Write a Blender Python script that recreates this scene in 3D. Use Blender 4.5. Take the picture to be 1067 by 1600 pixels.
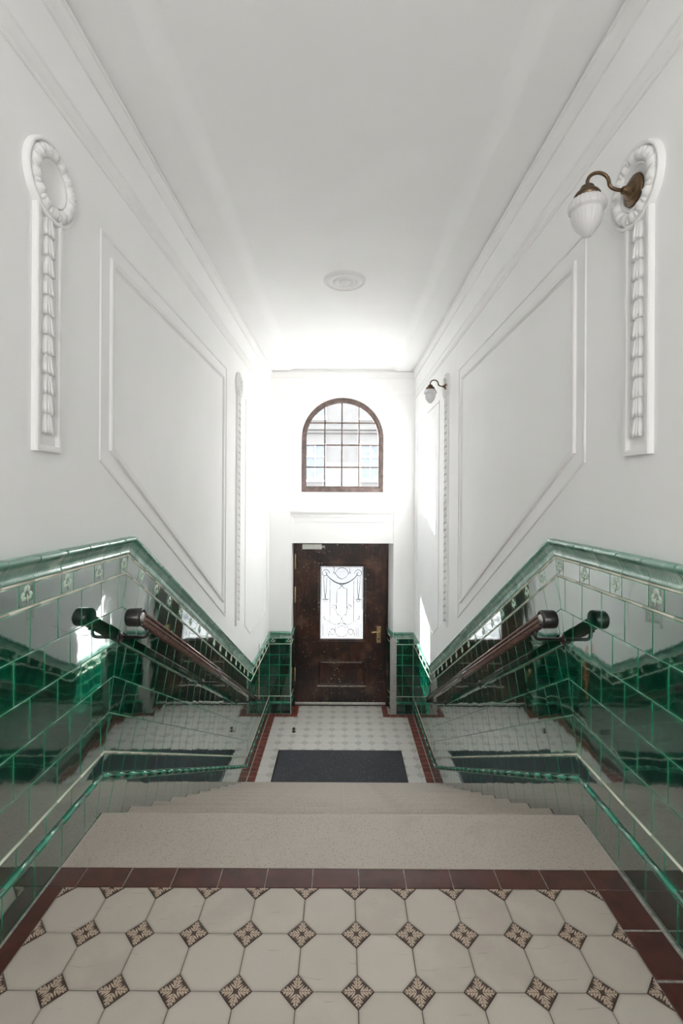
import bpy, bmesh, math, random
from mathutils import Matrix, Vector
for _o in list(bpy.data.objects): bpy.data.objects.remove(_o)
SC = bpy.context.scene
C = SC.collection
R = math.radians
PI = math.pi
random.seed(11)

# ------------------------------------------------------------------ layout (metres)
# x across, y along the hall, z up.  z = 0 is the lower hall floor, z = LZ the upper landing.
HW = 1.035            # half width of the hall
LZ = 1.75             # upper landing
EZ = 3.125            # eye height
FY = 6.68             # far wall
CZ = EZ + 1.80        # ceiling edge
GO, RI = 0.2806, LZ / 11.0
NY0 = 2.02            # nosing of the landing step
BK = -2.6             # back end of the hall
TH = math.atan(0.567)
P0 = (1.965, LZ)
P1 = (1.965 + LZ / 0.567, 0.0)

# ------------------------------------------------------------------ camera
cam = bpy.data.cameras.new('camera')
camo = bpy.data.objects.new('camera', cam); C.objects.link(camo)
cam.sensor_fit = 'VERTICAL'; cam.sensor_height = 36.0; cam.sensor_width = 24.0
cam.lens = 725.0 / 1600 * 36
cam.shift_x = -1.0 / 1600
cam.shift_y = -24.0 / 1600
cam.clip_start = 0.02; cam.clip_end = 200
camo.matrix_world = Matrix.Translation((0, 0, EZ)) @ Matrix.Rotation(R(90), 4, 'X') @ Matrix.Rotation(R(0.3), 4, 'Z')
SC.camera = camo

# ------------------------------------------------------------------ world, sun, exposure
w = bpy.data.worlds.new('sky'); SC.world = w; w.use_nodes = True
wn = w.node_tree; bg = wn.nodes['Background']
tc = wn.nodes.new('ShaderNodeTexCoord'); sx = wn.nodes.new('ShaderNodeSeparateXYZ')
rp = wn.nodes.new('ShaderNodeValToRGB')
wn.links.new(tc.outputs['Generated'], sx.inputs[0]); wn.links.new(sx.outputs['Z'], rp.inputs[0])
rp.color_ramp.elements[0].position = 0.0; rp.color_ramp.elements[0].color = (1.0, 0.985, 0.96, 1)
rp.color_ramp.elements[1].position = 0.7; rp.color_ramp.elements[1].color = (0.86, 0.93, 1.0, 1)
wn.links.new(rp.outputs[0], bg.inputs['Color'])
bg.inputs['Strength'].default_value = 4.0
sun = bpy.data.lights.new('sun', 'SUN'); suno = bpy.data.objects.new('sun', sun); C.objects.link(suno)
sun.energy = 28.0; sun.angle = R(0.6); sun.color = (1.0, 0.97, 0.92)
suno.rotation_euler = Vector((1.0, -1.1, -0.37)).to_track_quat('-Z', 'Y').to_euler()
suno.location = (-6, 14, 8)
def portal(x, y, z, sxx, sz, face):
    l = bpy.data.lights.new('daylight_portal', 'AREA'); o = bpy.data.objects.new('daylight_portal', l); C.objects.link(o)
    l.shape = 'RECTANGLE'; l.size = sxx; l.size_y = sz; l.cycles.is_portal = True
    o.location = (x, y, z); o.rotation_euler = (R(90) * face, 0, 0)
portal(0, 7.0, EZ + 0.76, 1.15, 1.4, -1)
portal(0, 7.03, EZ - 1.59, 0.66, 1.15, -1)
portal(0, BK - 0.02, LZ + 1.775, 1.38, 1.63, 1)  # sky light through the added rear opening
SC.view_settings.view_transform = 'Standard'; SC.view_settings.look = 'None'
SC.view_settings.gamma = 1.0; SC.view_settings.use_curve_mapping = False
SC.view_settings.exposure = 1.3
SC.cycles.max_bounces = 14; SC.cycles.diffuse_bounces = 10; SC.cycles.glossy_bounces = 5
SC.cycles.transparent_max_bounces = 10; SC.cycles.transmission_bounces = 6
SC.cycles.caustics_reflective = False; SC.cycles.caustics_refractive = False
SC.cycles.sample_clamp_indirect = 12.0
SC.cycles.use_denoising = True

# ------------------------------------------------------------------ materials
class NT:
    def __init__(s, name):
        s.m = bpy.data.materials.new(name); s.m.use_nodes = True; s.t = s.m.node_tree
        s.t.nodes.clear(); s.out = s.n('ShaderNodeOutputMaterial')
    def n(s, typ, **kw):
        x = s.t.nodes.new(typ)
        for k, v in kw.items(): setattr(x, k, v)
        return x
    def l(s, a, b): s.t.links.new(a, b)
    def setin(s, node, idx, v):
        if hasattr(v, 'is_output'): s.l(v, node.inputs[idx])
        else: node.inputs[idx].default_value = v
    def math(s, op, a, b=0.0, c=None, clamp=False):
        x = s.n('ShaderNodeMath', operation=op, use_clamp=clamp)
        s.setin(x, 0, a); s.setin(x, 1, b)
        if c is not None: s.setin(x, 2, c)
        return x.outputs[0]
    def mix(s, f, a, b):
        x = s.n('ShaderNodeMix', data_type='RGBA')
        s.setin(x, 0, f)
        for i, v in ((6, a), (7, b)):
            if hasattr(v, 'is_output'): s.l(v, x.inputs[i])
            else: x.inputs[i].default_value = (*v, 1)
        return x.outputs[2]
    def noise(s, vec, scale, detail=3.0, rough=0.5):
        x = s.n('ShaderNodeTexNoise'); s.l(vec, x.inputs['Vector'])
        x.inputs['Scale'].default_value = scale; x.inputs['Detail'].default_value = detail
        x.inputs['Roughness'].default_value = rough
        return x.outputs[0]
    def ramp(s, v, p0, p1):
        x = s.n('ShaderNodeMapRange', interpolation_type='SMOOTHSTEP'); s.l(v, x.inputs[0])
        x.inputs[1].default_value = p0; x.inputs[2].default_value = p1
        return x.outputs[0]
    def obj(s, jitter=True):
        t = s.n('ShaderNodeTexCoord').outputs['Object']
        if not jitter: return t
        oi = s.n('ShaderNodeObjectInfo'); v = s.n('ShaderNodeVectorMath', operation='ADD')
        cb = s.n('ShaderNodeCombineXYZ')
        a = s.math('MULTIPLY', oi.outputs['Random'], 37.0); b = s.math('MULTIPLY', oi.outputs['Random'], 91.0)
        s.l(a, cb.inputs[0]); s.l(b, cb.inputs[1]); s.l(b, cb.inputs[2])
        s.l(t, v.inputs[0]); s.l(cb.outputs[0], v.inputs[1])
        return v.outputs[0]
    def rnd(s): return s.n('ShaderNodeObjectInfo').outputs['Random']
    def bump(s, h, strength, dist=0.01):
        b = s.n('ShaderNodeBump'); s.l(h, b.inputs['Height'])
        b.inputs['Strength'].default_value = strength; b.inputs['Distance'].default_value = dist
        return b.outputs[0]
    def pbr(s, color, rough=0.5, metal=0.0, normal=None, spec=0.5, coat=0.0, link=True):
        p = s.n('ShaderNodeBsdfPrincipled')
        if hasattr(color, 'is_output'): s.l(color, p.inputs['Base Color'])
        else: p.inputs['Base Color'].default_value = (*color, 1)
        s.setin(p, 'Roughness', rough); p.inputs['Metallic'].default_value = metal
        p.inputs['Specular IOR Level'].default_value = spec; p.inputs['Coat Weight'].default_value = coat
        if normal is not None: s.l(normal, p.inputs['Normal'])
        if link: s.l(p.outputs[0], s.out.inputs[0])
        return p

def m_plaster(name, col=(0.88, 0.88, 0.878), rough=0.6):
    t = NT(name); v = t.obj(False)
    n = t.noise(v, 2.2, 4); c = t.mix(t.ramp(n, 0.3, 0.75), tuple(k * 0.975 for k in col), col)
    t.pbr(c, rough, normal=t.bump(t.noise(v, 60, 4), 0.06, 0.003), spec=0.25); return t.m
PLASTER = m_plaster('wall_paint')
STUCCO = m_plaster('stucco_paint', (0.84, 0.836, 0.83), 0.55)
CEIL = m_plaster('ceiling_paint', (0.88, 0.88, 0.88), 0.8)

def m_glaze(name, dark, light, refl=0.30, rough=0.035, wob=0.2, gain=0.82):
    t = NT(name); v = t.obj()
    at = t.n('ShaderNodeAttribute', attribute_name='edge').outputs['Fac']
    n = t.noise(v, 14, 4, 0.6); n2 = t.noise(v, 45, 2)
    e = t.math('MULTIPLY', t.math('POWER', at, 1.6), t.math('MULTIPLY_ADD', n, 1.3, 0.05), clamp=True)
    f = t.math('ADD', e, t.math('MULTIPLY', t.ramp(n, 0.52, 0.75), 0.30), clamp=True)
    f = t.math('ADD', f, t.math('MULTIPLY', t.math('SUBTRACT', t.rnd(), 0.5), 0.12), clamp=True)
    c = t.mix(f, dark, light)
    hb = t.noise(v, 5.5, 1.5, 0.4)
    nb = t.bump(t.math('MULTIPLY_ADD', t.noise(v, 70, 2), 0.02, hb), wob, 0.006)
    d = t.n('ShaderNodeBsdfDiffuse'); t.l(c, d.inputs['Color'])
    g = t.n('ShaderNodeBsdfGlossy'); g.inputs['Roughness'].default_value = rough
    g.inputs['Color'].default_value = (0.97, 1.0, 0.99, 1); t.l(nb, g.inputs['Normal'])
    fr = t.n('ShaderNodeLayerWeight'); fr.inputs['Blend'].default_value = 0.5
    fac = t.math('MULTIPLY_ADD', t.math('POWER', fr.outputs['Facing'], 1.3), gain, refl, clamp=True)
    mx = t.n('ShaderNodeMixShader'); t.l(fac, mx.inputs[0]); t.l(d.outputs[0], mx.inputs[1]); t.l(g.outputs[0], mx.inputs[2])
    t.l(mx.outputs[0], t.out.inputs[0]); return t.m
GREEN = m_glaze('green_glaze', (0.0006, 0.030, 0.018), (0.002, 0.32, 0.15), 0.06)
MINT = m_glaze('pale_green_glaze', (0.06, 0.25, 0.17), (0.64, 0.83, 0.74), 0.05, 0.16, 0.1, 0.5)
TRIMG = m_glaze('trim_green_glaze', (0.002, 0.13, 0.075), (0.12, 0.58, 0.41), 0.05, 0.12, 0.1, 0.45)
CREAM = m_glaze('cream_glaze', (0.76, 0.74, 0.64), (0.60, 0.56, 0.40), 0.02, 0.25, 0.05, 0.15)
SHAM = m_glaze('shamrock_glaze', (0.50, 0.62, 0.50), (0.35, 0.5, 0.4), 0.05, 0.1, 0.1, 0.3)

def m_simple(name, col, rough=0.5, metal=0.0, var=0.12, scale=20, bump=0.0, spec=0.5, coat=0.0, jitter=True):
    t = NT(name); v = t.obj(jitter); n = t.noise(v, scale, 4, 0.6)
    c = t.mix(t.ramp(n, 0.3, 0.7), tuple(k * (1 - var) for k in col), tuple(min(1, k * (1 + var)) for k in col))
    nb = t.bump(n, bump, 0.004) if bump else None
    t.pbr(c, rough, metal, nb, spec, coat); return t.m
GROUT = m_simple('pale_green_grout', (0.50, 0.60, 0.50), 0.8, var=0.2)
FGROUT = m_simple('dark_floor_grout', (0.13, 0.11, 0.095), 0.9, var=0.25, bump=0.3)
LGROUT = m_simple('light_washed_grout', (0.58, 0.56, 0.52), 0.9, var=0.1)  # lower floor grout, paled to paint in the strong light there
CEMENT = m_simple('pale_cement', (0.36, 0.34, 0.31), 0.9, var=0.3, scale=60, bump=0.4)
BRASS = m_simple('aged_brass', (0.15, 0.10, 0.06), 0.28, 1.0, 0.15, 40)
GOLD = m_simple('polished_brass', (0.62, 0.48, 0.24), 0.3, 1.0, 0.25, 40)
IRON = m_simple('wrought_iron', (0.12, 0.12, 0.13), 0.5, 0.2, 0.2)
BLACK = m_simple('black_lacquer_metal', (0.012, 0.009, 0.009), 0.28, 0.0, 0.3, coat=0.4)
RAIL = m_simple('dark_handrail_varnish', (0.20, 0.12, 0.105), 0.22, 0.75, 0.3, 30, coat=0.8)
STEEL = m_simple('satin_steel', (0.62, 0.61, 0.58), 0.35, 0.9, 0.1)
WHITEMET = m_simple('white_enamel', (0.75, 0.74, 0.70), 0.4, 0.0, 0.06)
GREYMET = m_simple('grey_painted_guard', (0.45, 0.43, 0.41), 0.45, 0.0, 0.12)
ORANGE = m_simple('strip_orange', (0.62, 0.20, 0.08), 0.5)  # plain orange of the thin strip on the left wall
REDT = m_simple('oxblood_tile', (0.075, 0.020, 0.014), 0.32, var=0.35, scale=14, bump=0.05, spec=0.45)
REDL = m_simple('worn_red_tile', (0.20, 0.045, 0.03), 0.4, var=0.45, scale=18, bump=0.05)

def m_octagon(name='worn_stoneware_tile', k=1.0):
    t = NT(name); v = t.obj(); n = t.noise(v, 9, 5, 0.6); n2 = t.noise(v, 3.5, 2)
    base = t.mix(t.rnd(), (0.49, 0.425, 0.37), (0.585, 0.525, 0.465))
    c = t.mix(t.ramp(n, 0.35, 0.75), base, (0.57, 0.51, 0.44))
    c = t.mix(t.math('MULTIPLY', t.ramp(n2, 0.5, 0.8), 0.3), c, (0.37, 0.33, 0.27))
    at = t.n('ShaderNodeAttribute', attribute_name='edge').outputs['Fac']
    c = t.mix(t.math('MULTIPLY', t.math('POWER', at, 2.0), 0.35), c, (0.28, 0.24, 0.19))
    sp = t.noise(v, 220, 1); c = t.mix(t.math('MULTIPLY', t.ramp(sp, 0.68, 0.76), 0.22), c, (0.25, 0.21, 0.17))
    wv = t.n('ShaderNodeTexWave', wave_type='RINGS'); t.l(v, wv.inputs['Vector'])
    wv.inputs['Scale'].default_value = 9; wv.inputs['Distortion'].default_value = 3; wv.inputs['Detail'].default_value = 1
    sc = t.math('MULTIPLY', t.ramp(wv.outputs['Fac'], 0.985, 1.0), t.ramp(t.noise(v, 13, 1), 0.58, 0.68))
    c = t.mix(t.math('MULTIPLY', sc, 0.35), c, (0.26, 0.22, 0.18))
    c = t.mix(k - 1.0, c, (0.80, 0.78, 0.75))  # pale mix paints the bright lower-hall light into the tile colour
    t.pbr(c, 0.42, normal=t.bump(n, 0.12, 0.004), spec=0.4); return t.m
OCT = m_octagon(); OCTW = m_octagon('light_washed_stoneware_tile', 1.7)  # second copy has the lower hall's washed-out light in its colour

def m_dot(name='encaustic_flower_tile', washout=0.0):
    t = NT(name); v = t.obj(False)
    s = t.n('ShaderNodeSeparateXYZ'); t.l(v, s.inputs[0])
    ax = t.math('ABSOLUTE', s.outputs[0]); ay = t.math('ABSOLUTE', s.outputs[1])
    a = t.math('MAXIMUM', ax, ay); b = t.math('MINIMUM', ax, ay)
    u = t.math('DIVIDE', t.math('SUBTRACT', a, 0.0065), 0.036)          # 0..1 along a leaf
    prof = t.math('MULTIPLY', t.math('SINE', t.math('MULTIPLY', t.math('POWER', t.math('MAXIMUM', u, 0.0), 0.75), PI)), 0.0148)
    teeth = t.math('MULTIPLY_ADD', t.math('SINE', t.math('MULTIPLY', t.math('SUBTRACT', a, b), 480.0)), 0.30, 0.78)
    wdt = t.math('MULTIPLY', prof, teeth)
    leaf = t.math('LESS_THAN', b, wdt)
    leaf = t.math('MULTIPLY', leaf, t.math('LESS_THAN', u, 1.0)); leaf = t.math('MULTIPLY', leaf, t.math('GREATER_THAN', u, 0.0))
    vein = t.math('GREATER_THAN', b, 0.0006)
    sv = t.math('LESS_THAN', t.math('SINE', t.math('MULTIPLY', t.math('SUBTRACT', a, t.math('MULTIPLY', b, 0.9)), 780.0)), 0.86)
    leaf = t.math('MULTIPLY', t.math('MULTIPLY', leaf, vein), sv)
    rr = t.n('ShaderNodeVectorMath', operation='LENGTH'); t.l(v, rr.inputs[0])
    ring = t.math('COMPARE', rr.outputs['Value'], 0.0035, 0.0009)
    cr = t.math('MULTIPLY', t.math('LESS_THAN', b, 0.0007), t.math('LESS_THAN', t.math('ABSOLUTE', t.math('SUBTRACT', ax, ay)), 0.5))
    f = t.math('MAXIMUM', leaf, ring)
    n = t.noise(t.obj(), 60, 3)
    dark = t.mix(n, (0.035, 0.018, 0.012), (0.12, 0.075, 0.055)); lite = t.mix(n, (0.50, 0.38, 0.29), (0.62, 0.50, 0.39))
    if washout: dark = t.mix(washout, dark, (0.62, 0.59, 0.55)); lite = t.mix(washout, lite, (0.72, 0.70, 0.66))  # light wash-out painted into both print colours
    t.pbr(t.mix(f, dark, lite), 0.42, spec=0.4); return t.m
DOT = m_dot()
DOTW = m_dot('light_washed_flower_tile', 0.72)  # same flower tile, paled by painted light for the lower floor

def m_terrazzo():
    t = NT('terrazzo'); v = t.obj(False)
    vo = t.n('ShaderNodeTexVoronoi'); t.l(v, vo.inputs['Vector']); vo.inputs['Scale'].default_value = 300
    n = t.noise(v, 2.5, 4); n1 = t.noise(v, 170, 2)
    base = t.mix(n, (0.47, 0.40, 0.345), (0.56, 0.49, 0.435))
    s = t.n('ShaderNodeSeparateColor'); t.l(vo.outputs['Color'], s.inputs[0])
    c = t.mix(t.math('MULTIPLY', t.ramp(s.outputs[0], 0.5, 0.9), 0.55), base, (0.52, 0.48, 0.42))
    c = t.mix(t.math('MULTIPLY', t.ramp(s.outputs[1], 0.80, 0.95), 0.38), c, (0.13, 0.10, 0.08))
    c = t.mix(t.math('MULTIPLY', t.ramp(t.noise(v, 5, 3), 0.55, 0.8), 0.25), c, (0.22, 0.19, 0.15))
    t.pbr(c, 0.5, normal=t.bump(n1, 0.1, 0.002), spec=0.35); return t.m
TERR = m_terrazzo()

def m_wood():
    t = NT('dark_varnished_oak'); v = t.obj(False)
    mp = t.n('ShaderNodeMapping'); t.l(v, mp.inputs[0]); mp.inputs['Scale'].default_value = (14, 14, 1.2)
    g = t.noise(mp.outputs[0], 3.0, 6, 0.65); n = t.noise(v, 2.3, 4, 0.6)
    c = t.mix(t.ramp(g, 0.3, 0.7), (0.018, 0.007, 0.005), (0.075, 0.026, 0.015))
    c = t.mix(t.math('MULTIPLY', t.ramp(n, 0.42, 0.62), 0.85), c, (0.007, 0.005, 0.0045))
    c = t.mix(t.math('MULTIPLY', t.ramp(t.noise(v, 3.6, 3), 0.54, 0.72), 0.45), c, (0.17, 0.095, 0.07))
    vo = t.n('ShaderNodeTexVoronoi'); vv = t.n('ShaderNodeVectorMath', operation='ADD'); t.l(v, vv.inputs[0])
    wn_ = t.n('ShaderNodeTexNoise'); t.l(v, wn_.inputs['Vector']); wn_.inputs['Scale'].default_value = 60
    ws = t.n('ShaderNodeVectorMath', operation='SCALE'); t.l(wn_.outputs['Color'], ws.inputs[0]); ws.inputs['Scale'].default_value = 0.03
    t.l(ws.outputs[0], vv.inputs[1]); t.l(vv.outputs[0], vo.inputs['Vector']); vo.inputs['Scale'].default_value = 26
    vc = t.n('ShaderNodeSeparateColor'); t.l(vo.outputs['Color'], vc.inputs[0])
    sp = t.math('MULTIPLY', t.math('LESS_THAN', vo.outputs['Distance'], t.math('MULTIPLY', vc.outputs[1], 0.30)), t.math('GREATER_THAN', vc.outputs[0], 0.50))
    sp = t.math('MAXIMUM', sp, t.math('MULTIPLY', t.ramp(t.noise(v, 75, 2), 0.70, 0.74), 0.7))
    msk = t.ramp(t.noise(v, 2.6, 1), 0.36, 0.52)
    c = t.mix(t.math('MULTIPLY', t.math('MULTIPLY', sp, msk), 0.9), c, (0.55, 0.42, 0.30))
    t.pbr(c, 0.33, normal=t.bump(g, 0.15, 0.002), spec=0.5, coat=0.25); return t.m
WOOD = m_wood()
LEDGE = m_simple('highlit_wood_edge', (0.30, 0.24, 0.20), 0.4, 0, 0.4, 25)  # pale tone paints the light caught by the door ledges
WFRAME = m_simple('weathered_window_wood', (0.12, 0.085, 0.075), 0.5, 0, 0.35, 12, 0.1)

def m_glass(name, frost=0.0, tint=(0.93, 0.95, 0.96)):
    t = NT(name)
    tr = t.n('ShaderNodeBsdfTransparent'); tr.inputs[0].default_value = (*tint, 1)
    gl = t.n('ShaderNodeBsdfGlossy'); gl.inputs['Roughness'].default_value = 0.03
    fr = t.n('ShaderNodeFresnel'); fr.inputs[0].default_value = 1.45
    mx = t.n('ShaderNodeMixShader'); t.l(fr.outputs[0], mx.inputs[0]); t.l(gl.outputs[0], mx.inputs[2])
    if frost > 0:
        tl = t.n('ShaderNodeBsdfTranslucent'); tl.inputs[0].default_value = (0.92, 0.94, 0.96, 1)
        m2 = t.n('ShaderNodeMixShader'); m2.inputs[0].default_value = frost
        t.l(tr.outputs[0], m2.inputs[1]); t.l(tl.outputs[0], m2.inputs[2]); t.l(m2.outputs[0], mx.inputs[1])
    else: t.l(tr.outputs[0], mx.inputs[1])
    t.l(mx.outputs[0], t.out.inputs[0]); return t.m
GLASS = m_glass('clear_window_glass')
FROST = m_glass('frosted_door_glass', 0.03, (0.36, 0.375, 0.39))
def m_opal():
    t = NT('frosted_opal_glass')
    p = t.pbr((0.80, 0.79, 0.80), 0.28, spec=0.5, coat=0.3, link=False)
    tl = t.n('ShaderNodeBsdfTranslucent'); tl.inputs[0].default_value = (0.9, 0.89, 0.9, 1)
    mx = t.n('ShaderNodeMixShader'); mx.inputs[0].default_value = 0.35
    t.l(p.outputs[0], mx.inputs[1]); t.l(tl.outputs[0], mx.inputs[2]); t.l(mx.outputs[0], t.out.inputs[0]); return t.m
OPAL = m_opal()
def m_mat():
    t = NT('entrance_mat_carpet'); v = t.obj(False); n = t.noise(v, 130, 3, 0.7); n2 = t.noise(v, 3, 3)
    c = t.mix(t.ramp(n, 0.35, 0.7), (0.03, 0.03, 0.036), (0.12, 0.12, 0.135))
    c = t.mix(t.math('MULTIPLY', n2, 0.3), c, (0.13, 0.13, 0.15))
    c = t.mix(t.math('MULTIPLY', t.ramp(t.noise(v, 75, 1), 0.70, 0.74), 0.6), c, (0.45, 0.43, 0.40))
    t.pbr(c, 0.95, normal=t.bump(n, 0.8, 0.004), spec=0.1); return t.m
MAT = m_mat()
FACADE = m_simple('facade_render', (0.135, 0.13, 0.127), 0.9, 0, 0.08, 1.5, jitter=False)
STREET = m_simple('street_paving', (0.15, 0.15, 0.15), 0.9, 0, 0.1, 1.5, jitter=False)
DWIN = m_simple('distant_window_glass', (0.10, 0.12, 0.15), 0.1, 0, 0.2, 3)

# ------------------------------------------------------------------ mesh helpers
class MB:
    def __init__(s): s.v = []; s.f = []; s.e = []; s.sm = []; s.mi = []
    def add(s, vs, fs, smooth=False, edge=None, mi=0):
        o = len(s.v); s.v += [tuple(v) for v in vs]; s.f += [tuple(i + o for i in f) for f in fs]
        s.e += edge if edge else [0.0] * len(vs); s.sm += [smooth] * len(fs) if not isinstance(smooth, list) else smooth
        s.mi += [mi] * len(fs); return s
    def box(s, x0, x1, y0, y1, z0, z1, mi=0):
        if x0 > x1: x0, x1 = x1, x0
        if y0 > y1: y0, y1 = y1, y0
        if z0 > z1: z0, z1 = z1, z0
        v = [(x, y, z) for x in (x0, x1) for y in (y0, y1) for z in (z0, z1)]
        return s.add(v, [(0, 1, 3, 2), (4, 6, 7, 5), (0, 4, 5, 1), (2, 3, 7, 6), (0, 2, 6, 4), (1, 5, 7, 3)], mi=mi)
    def bbox(s, x0, x1, y0, y1, z0, z1, b=0.003):
        """box with chamfered long edges on all sides (slightly rounded block)"""
        vs = []; 
        rings = [(z0, b), (z0 + b, 0), (z1 - b, 0), (z1, b)]
        for z, i in rings:
            vs += [(x0 + i + b, y0 + i, z), (x1 - i - b, y0 + i, z), (x1 - i, y0 + i + b, z), (x1 - i, y1 - i - b, z),
                   (x1 - i - b, y1 - i, z), (x0 + i + b, y1 - i, z), (x0 + i, y1 - i - b, z), (x0 + i, y0 + i + b, z)]
        fs = [tuple(range(7, -1, -1)), tuple(range(24, 32))]
        for r in range(3):
            for k in range(8): fs.append((r * 8 + k, r * 8 + (k + 1) % 8, r * 8 + 8 + (k + 1) % 8, r * 8 + 8 + k))
        return s.add(vs, fs)
    def lathe(s, prof, seg=32, M=Matrix(), smooth=True, flute=None):
        vs = []
        for (r, z) in prof:
            for k in range(seg):
                a = 2 * PI * k / seg
                rr = r + (flute(r, z, a) if flute else 0)
                vs.append(M @ Vector((rr * math.cos(a), rr * math.sin(a), z)))
        fs = []
        for i in range(len(prof) - 1):
            for k in range(seg):
                fs.append((i * seg + k, i * seg + (k + 1) % seg, (i + 1) * seg + (k + 1) % seg, (i + 1) * seg + k))
        return s.add(vs, fs, smooth)
    def tube(s, pts, r, seg=8, caps=True, flat=1.0, closed=False, axis=None):
        pts = [Vector(p) for p in pts]; n = len(pts); vs = []; fs = []
        up = Vector((0, 0, 1)); prev = None
        for i, p in enumerate(pts):
            a = pts[i - 1] if i or closed else p; b = pts[(i + 1) % n] if i < n - 1 or closed else p
            t = (b - a).normalized()
            if axis is not None: u = Vector(axis)
            else:
                if prev is None: u = t.orthogonal().normalized()
                else: u = (prev - t * prev.dot(t)).normalized()
            prev = u; q = t.cross(u).normalized()
            rr = r[i] if isinstance(r, (list, tuple)) else r
            for k in range(seg):
                a_ = 2 * PI * k / seg
                vs.append(p + u * math.cos(a_) * rr * flat + q * math.sin(a_) * rr)
        m = n if closed else n - 1
        for i in range(m):
            for k in range(seg):
                j = (i + 1) % n
                fs.append((i * seg + k, i * seg + (k + 1) % seg, j * seg + (k + 1) % seg, j * seg + k))
        if caps and not closed:
            fs.append(tuple(range(seg - 1, -1, -1))); fs.append(tuple(range((n - 1) * seg, n * seg)))
        return s.add(vs, fs, True)
    def sweep(s, prof, path, closed=False, smooth=False):
        """prof: function(i)->list of 3d points for each station; here path is the list of those lists"""
        n = len(path); k = len(path[0]); vs = [p for r in path for p in r]; fs = []
        for i in range(n if closed else n - 1):
            j = (i + 1) % n
            for a in range(k if prof == 'closed' else k - 1):
                b = (a + 1) % k
                fs.append((i * k + a, i * k + b, j * k + b, j * k + a))
        if prof == 'closed' and not closed:
            fs.append(tuple(range(k - 1, -1, -1))); fs.append(tuple(range((n - 1) * k, n * k)))
        return s.add(vs, fs, smooth)
    def tile(s, poly, t, b, glow=0.0, smooth=True, mi=0):
        """pillow-edged slab: poly is a convex ccw outline in the xy plane, thickness t along z"""
        rings = [(poly, 0, 1), (poly, t - b * 0.7, 1), (inset(poly, b * 0.35), t - b * 0.2, 1), (inset(poly, b), t, 1), (inset(poly, b * 1.3), t, 1)]
        if glow: rings.append((inset(poly, glow), t, 0))
        n = len(poly); vs = []; ed = []; fs = []; sm = []
        for pl, z, e in rings:
            vs += [(x, y, z) for x, y in pl]; ed += [float(e)] * n
        for r in range(len(rings) - 1):
            for k in range(n):
                fs.append((r * n + k, r * n + (k + 1) % n, (r + 1) * n + (k + 1) % n, (r + 1) * n + k)); sm.append(r > 0)
        fs.append(tuple(range((len(rings) - 1) * n, len(rings) * n))); sm.append(True)
        return s.add(vs, fs, sm if smooth else [False] * len(fs), ed, mi)
    def mesh(s, name, mats):
        me = bpy.data.meshes.new(name); me.from_pydata(s.v, [], s.f)
        me.polygons.foreach_set('use_smooth', s.sm); me.polygons.foreach_set('material_index', s.mi)
        at = me.attributes.new('edge', 'FLOAT', 'POINT'); at.data.foreach_set('value', s.e)
        for m in (mats if isinstance(mats, (list, tuple)) else [mats]): me.materials.append(m)
        me.update()
        if len(s.f) > 1:                                   # outward normals
            b = bmesh.new(); b.from_mesh(me); bmesh.ops.recalc_face_normals(b, faces=b.faces); b.to_mesh(me); b.free()
        return me

def area(p): return 0.5 * sum(p[i][0] * p[(i + 1) % len(p)][1] - p[(i + 1) % len(p)][0] * p[i][1] for i in range(len(p)))
def inset(poly, d):
    n = len(poly); lines = []
    for i in range(n):
        x0, y0 = poly[i]; x1, y1 = poly[(i + 1) % n]; L = math.hypot(x1 - x0, y1 - y0) or 1e-9
        nx, ny = -(y1 - y0) / L, (x1 - x0) / L
        lines.append((nx, ny, nx * x0 + ny * y0 + d))
    # never inset further than the outline allows
    cx = sum(p[0] for p in poly) / n; cy = sum(p[1] for p in poly) / n
    room = min(l[0] * cx + l[1] * cy - (l[2] - d) for l in lines)
    if d > room * 0.7:
        return inset(poly, room * 0.69) if room > 1e-6 and d > room * 0.7 + 1e-9 else poly
    out = []
    for i in range(n):
        a1, b1, c1 = lines[i - 1]; a2, b2, c2 = lines[i]; D = a1 * b2 - a2 * b1
        if abs(D) < 1e-9: out.append(poly[i]); continue
        out.append(((c1 * b2 - c2 * b1) / D, (a1 * c2 - a2 * c1) / D))
    return out
def clip(poly, a, b, c):
    """keep a*x + b*y <= c"""
    out = []; n = len(poly)
    for i in range(n):
        p, q = poly[i], poly[(i + 1) % n]
        dp, dq = a * p[0] + b * p[1] - c, a * q[0] + b * q[1] - c
        if dp <= 0: out.append(p)
        if (dp < 0 < dq) or (dq < 0 < dp):
            t = dp / (dp - dq); out.append((p[0] + (q[0] - p[0]) * t, p[1] + (q[1] - p[1]) * t))
    res = []
    for p in out:
        if not res or math.hypot(p[0] - res[-1][0], p[1] - res[-1][1]) > 1e-5: res.append(p)
    if len(res) > 1 and math.hypot(res[0][0] - res[-1][0], res[0][1] - res[-1][1]) < 1e-5: res.pop()
    return res
def rect(x0, y0, x1, y1): return [(x0, y0), (x1, y0), (x1, y1), (x0, y1)]

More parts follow.
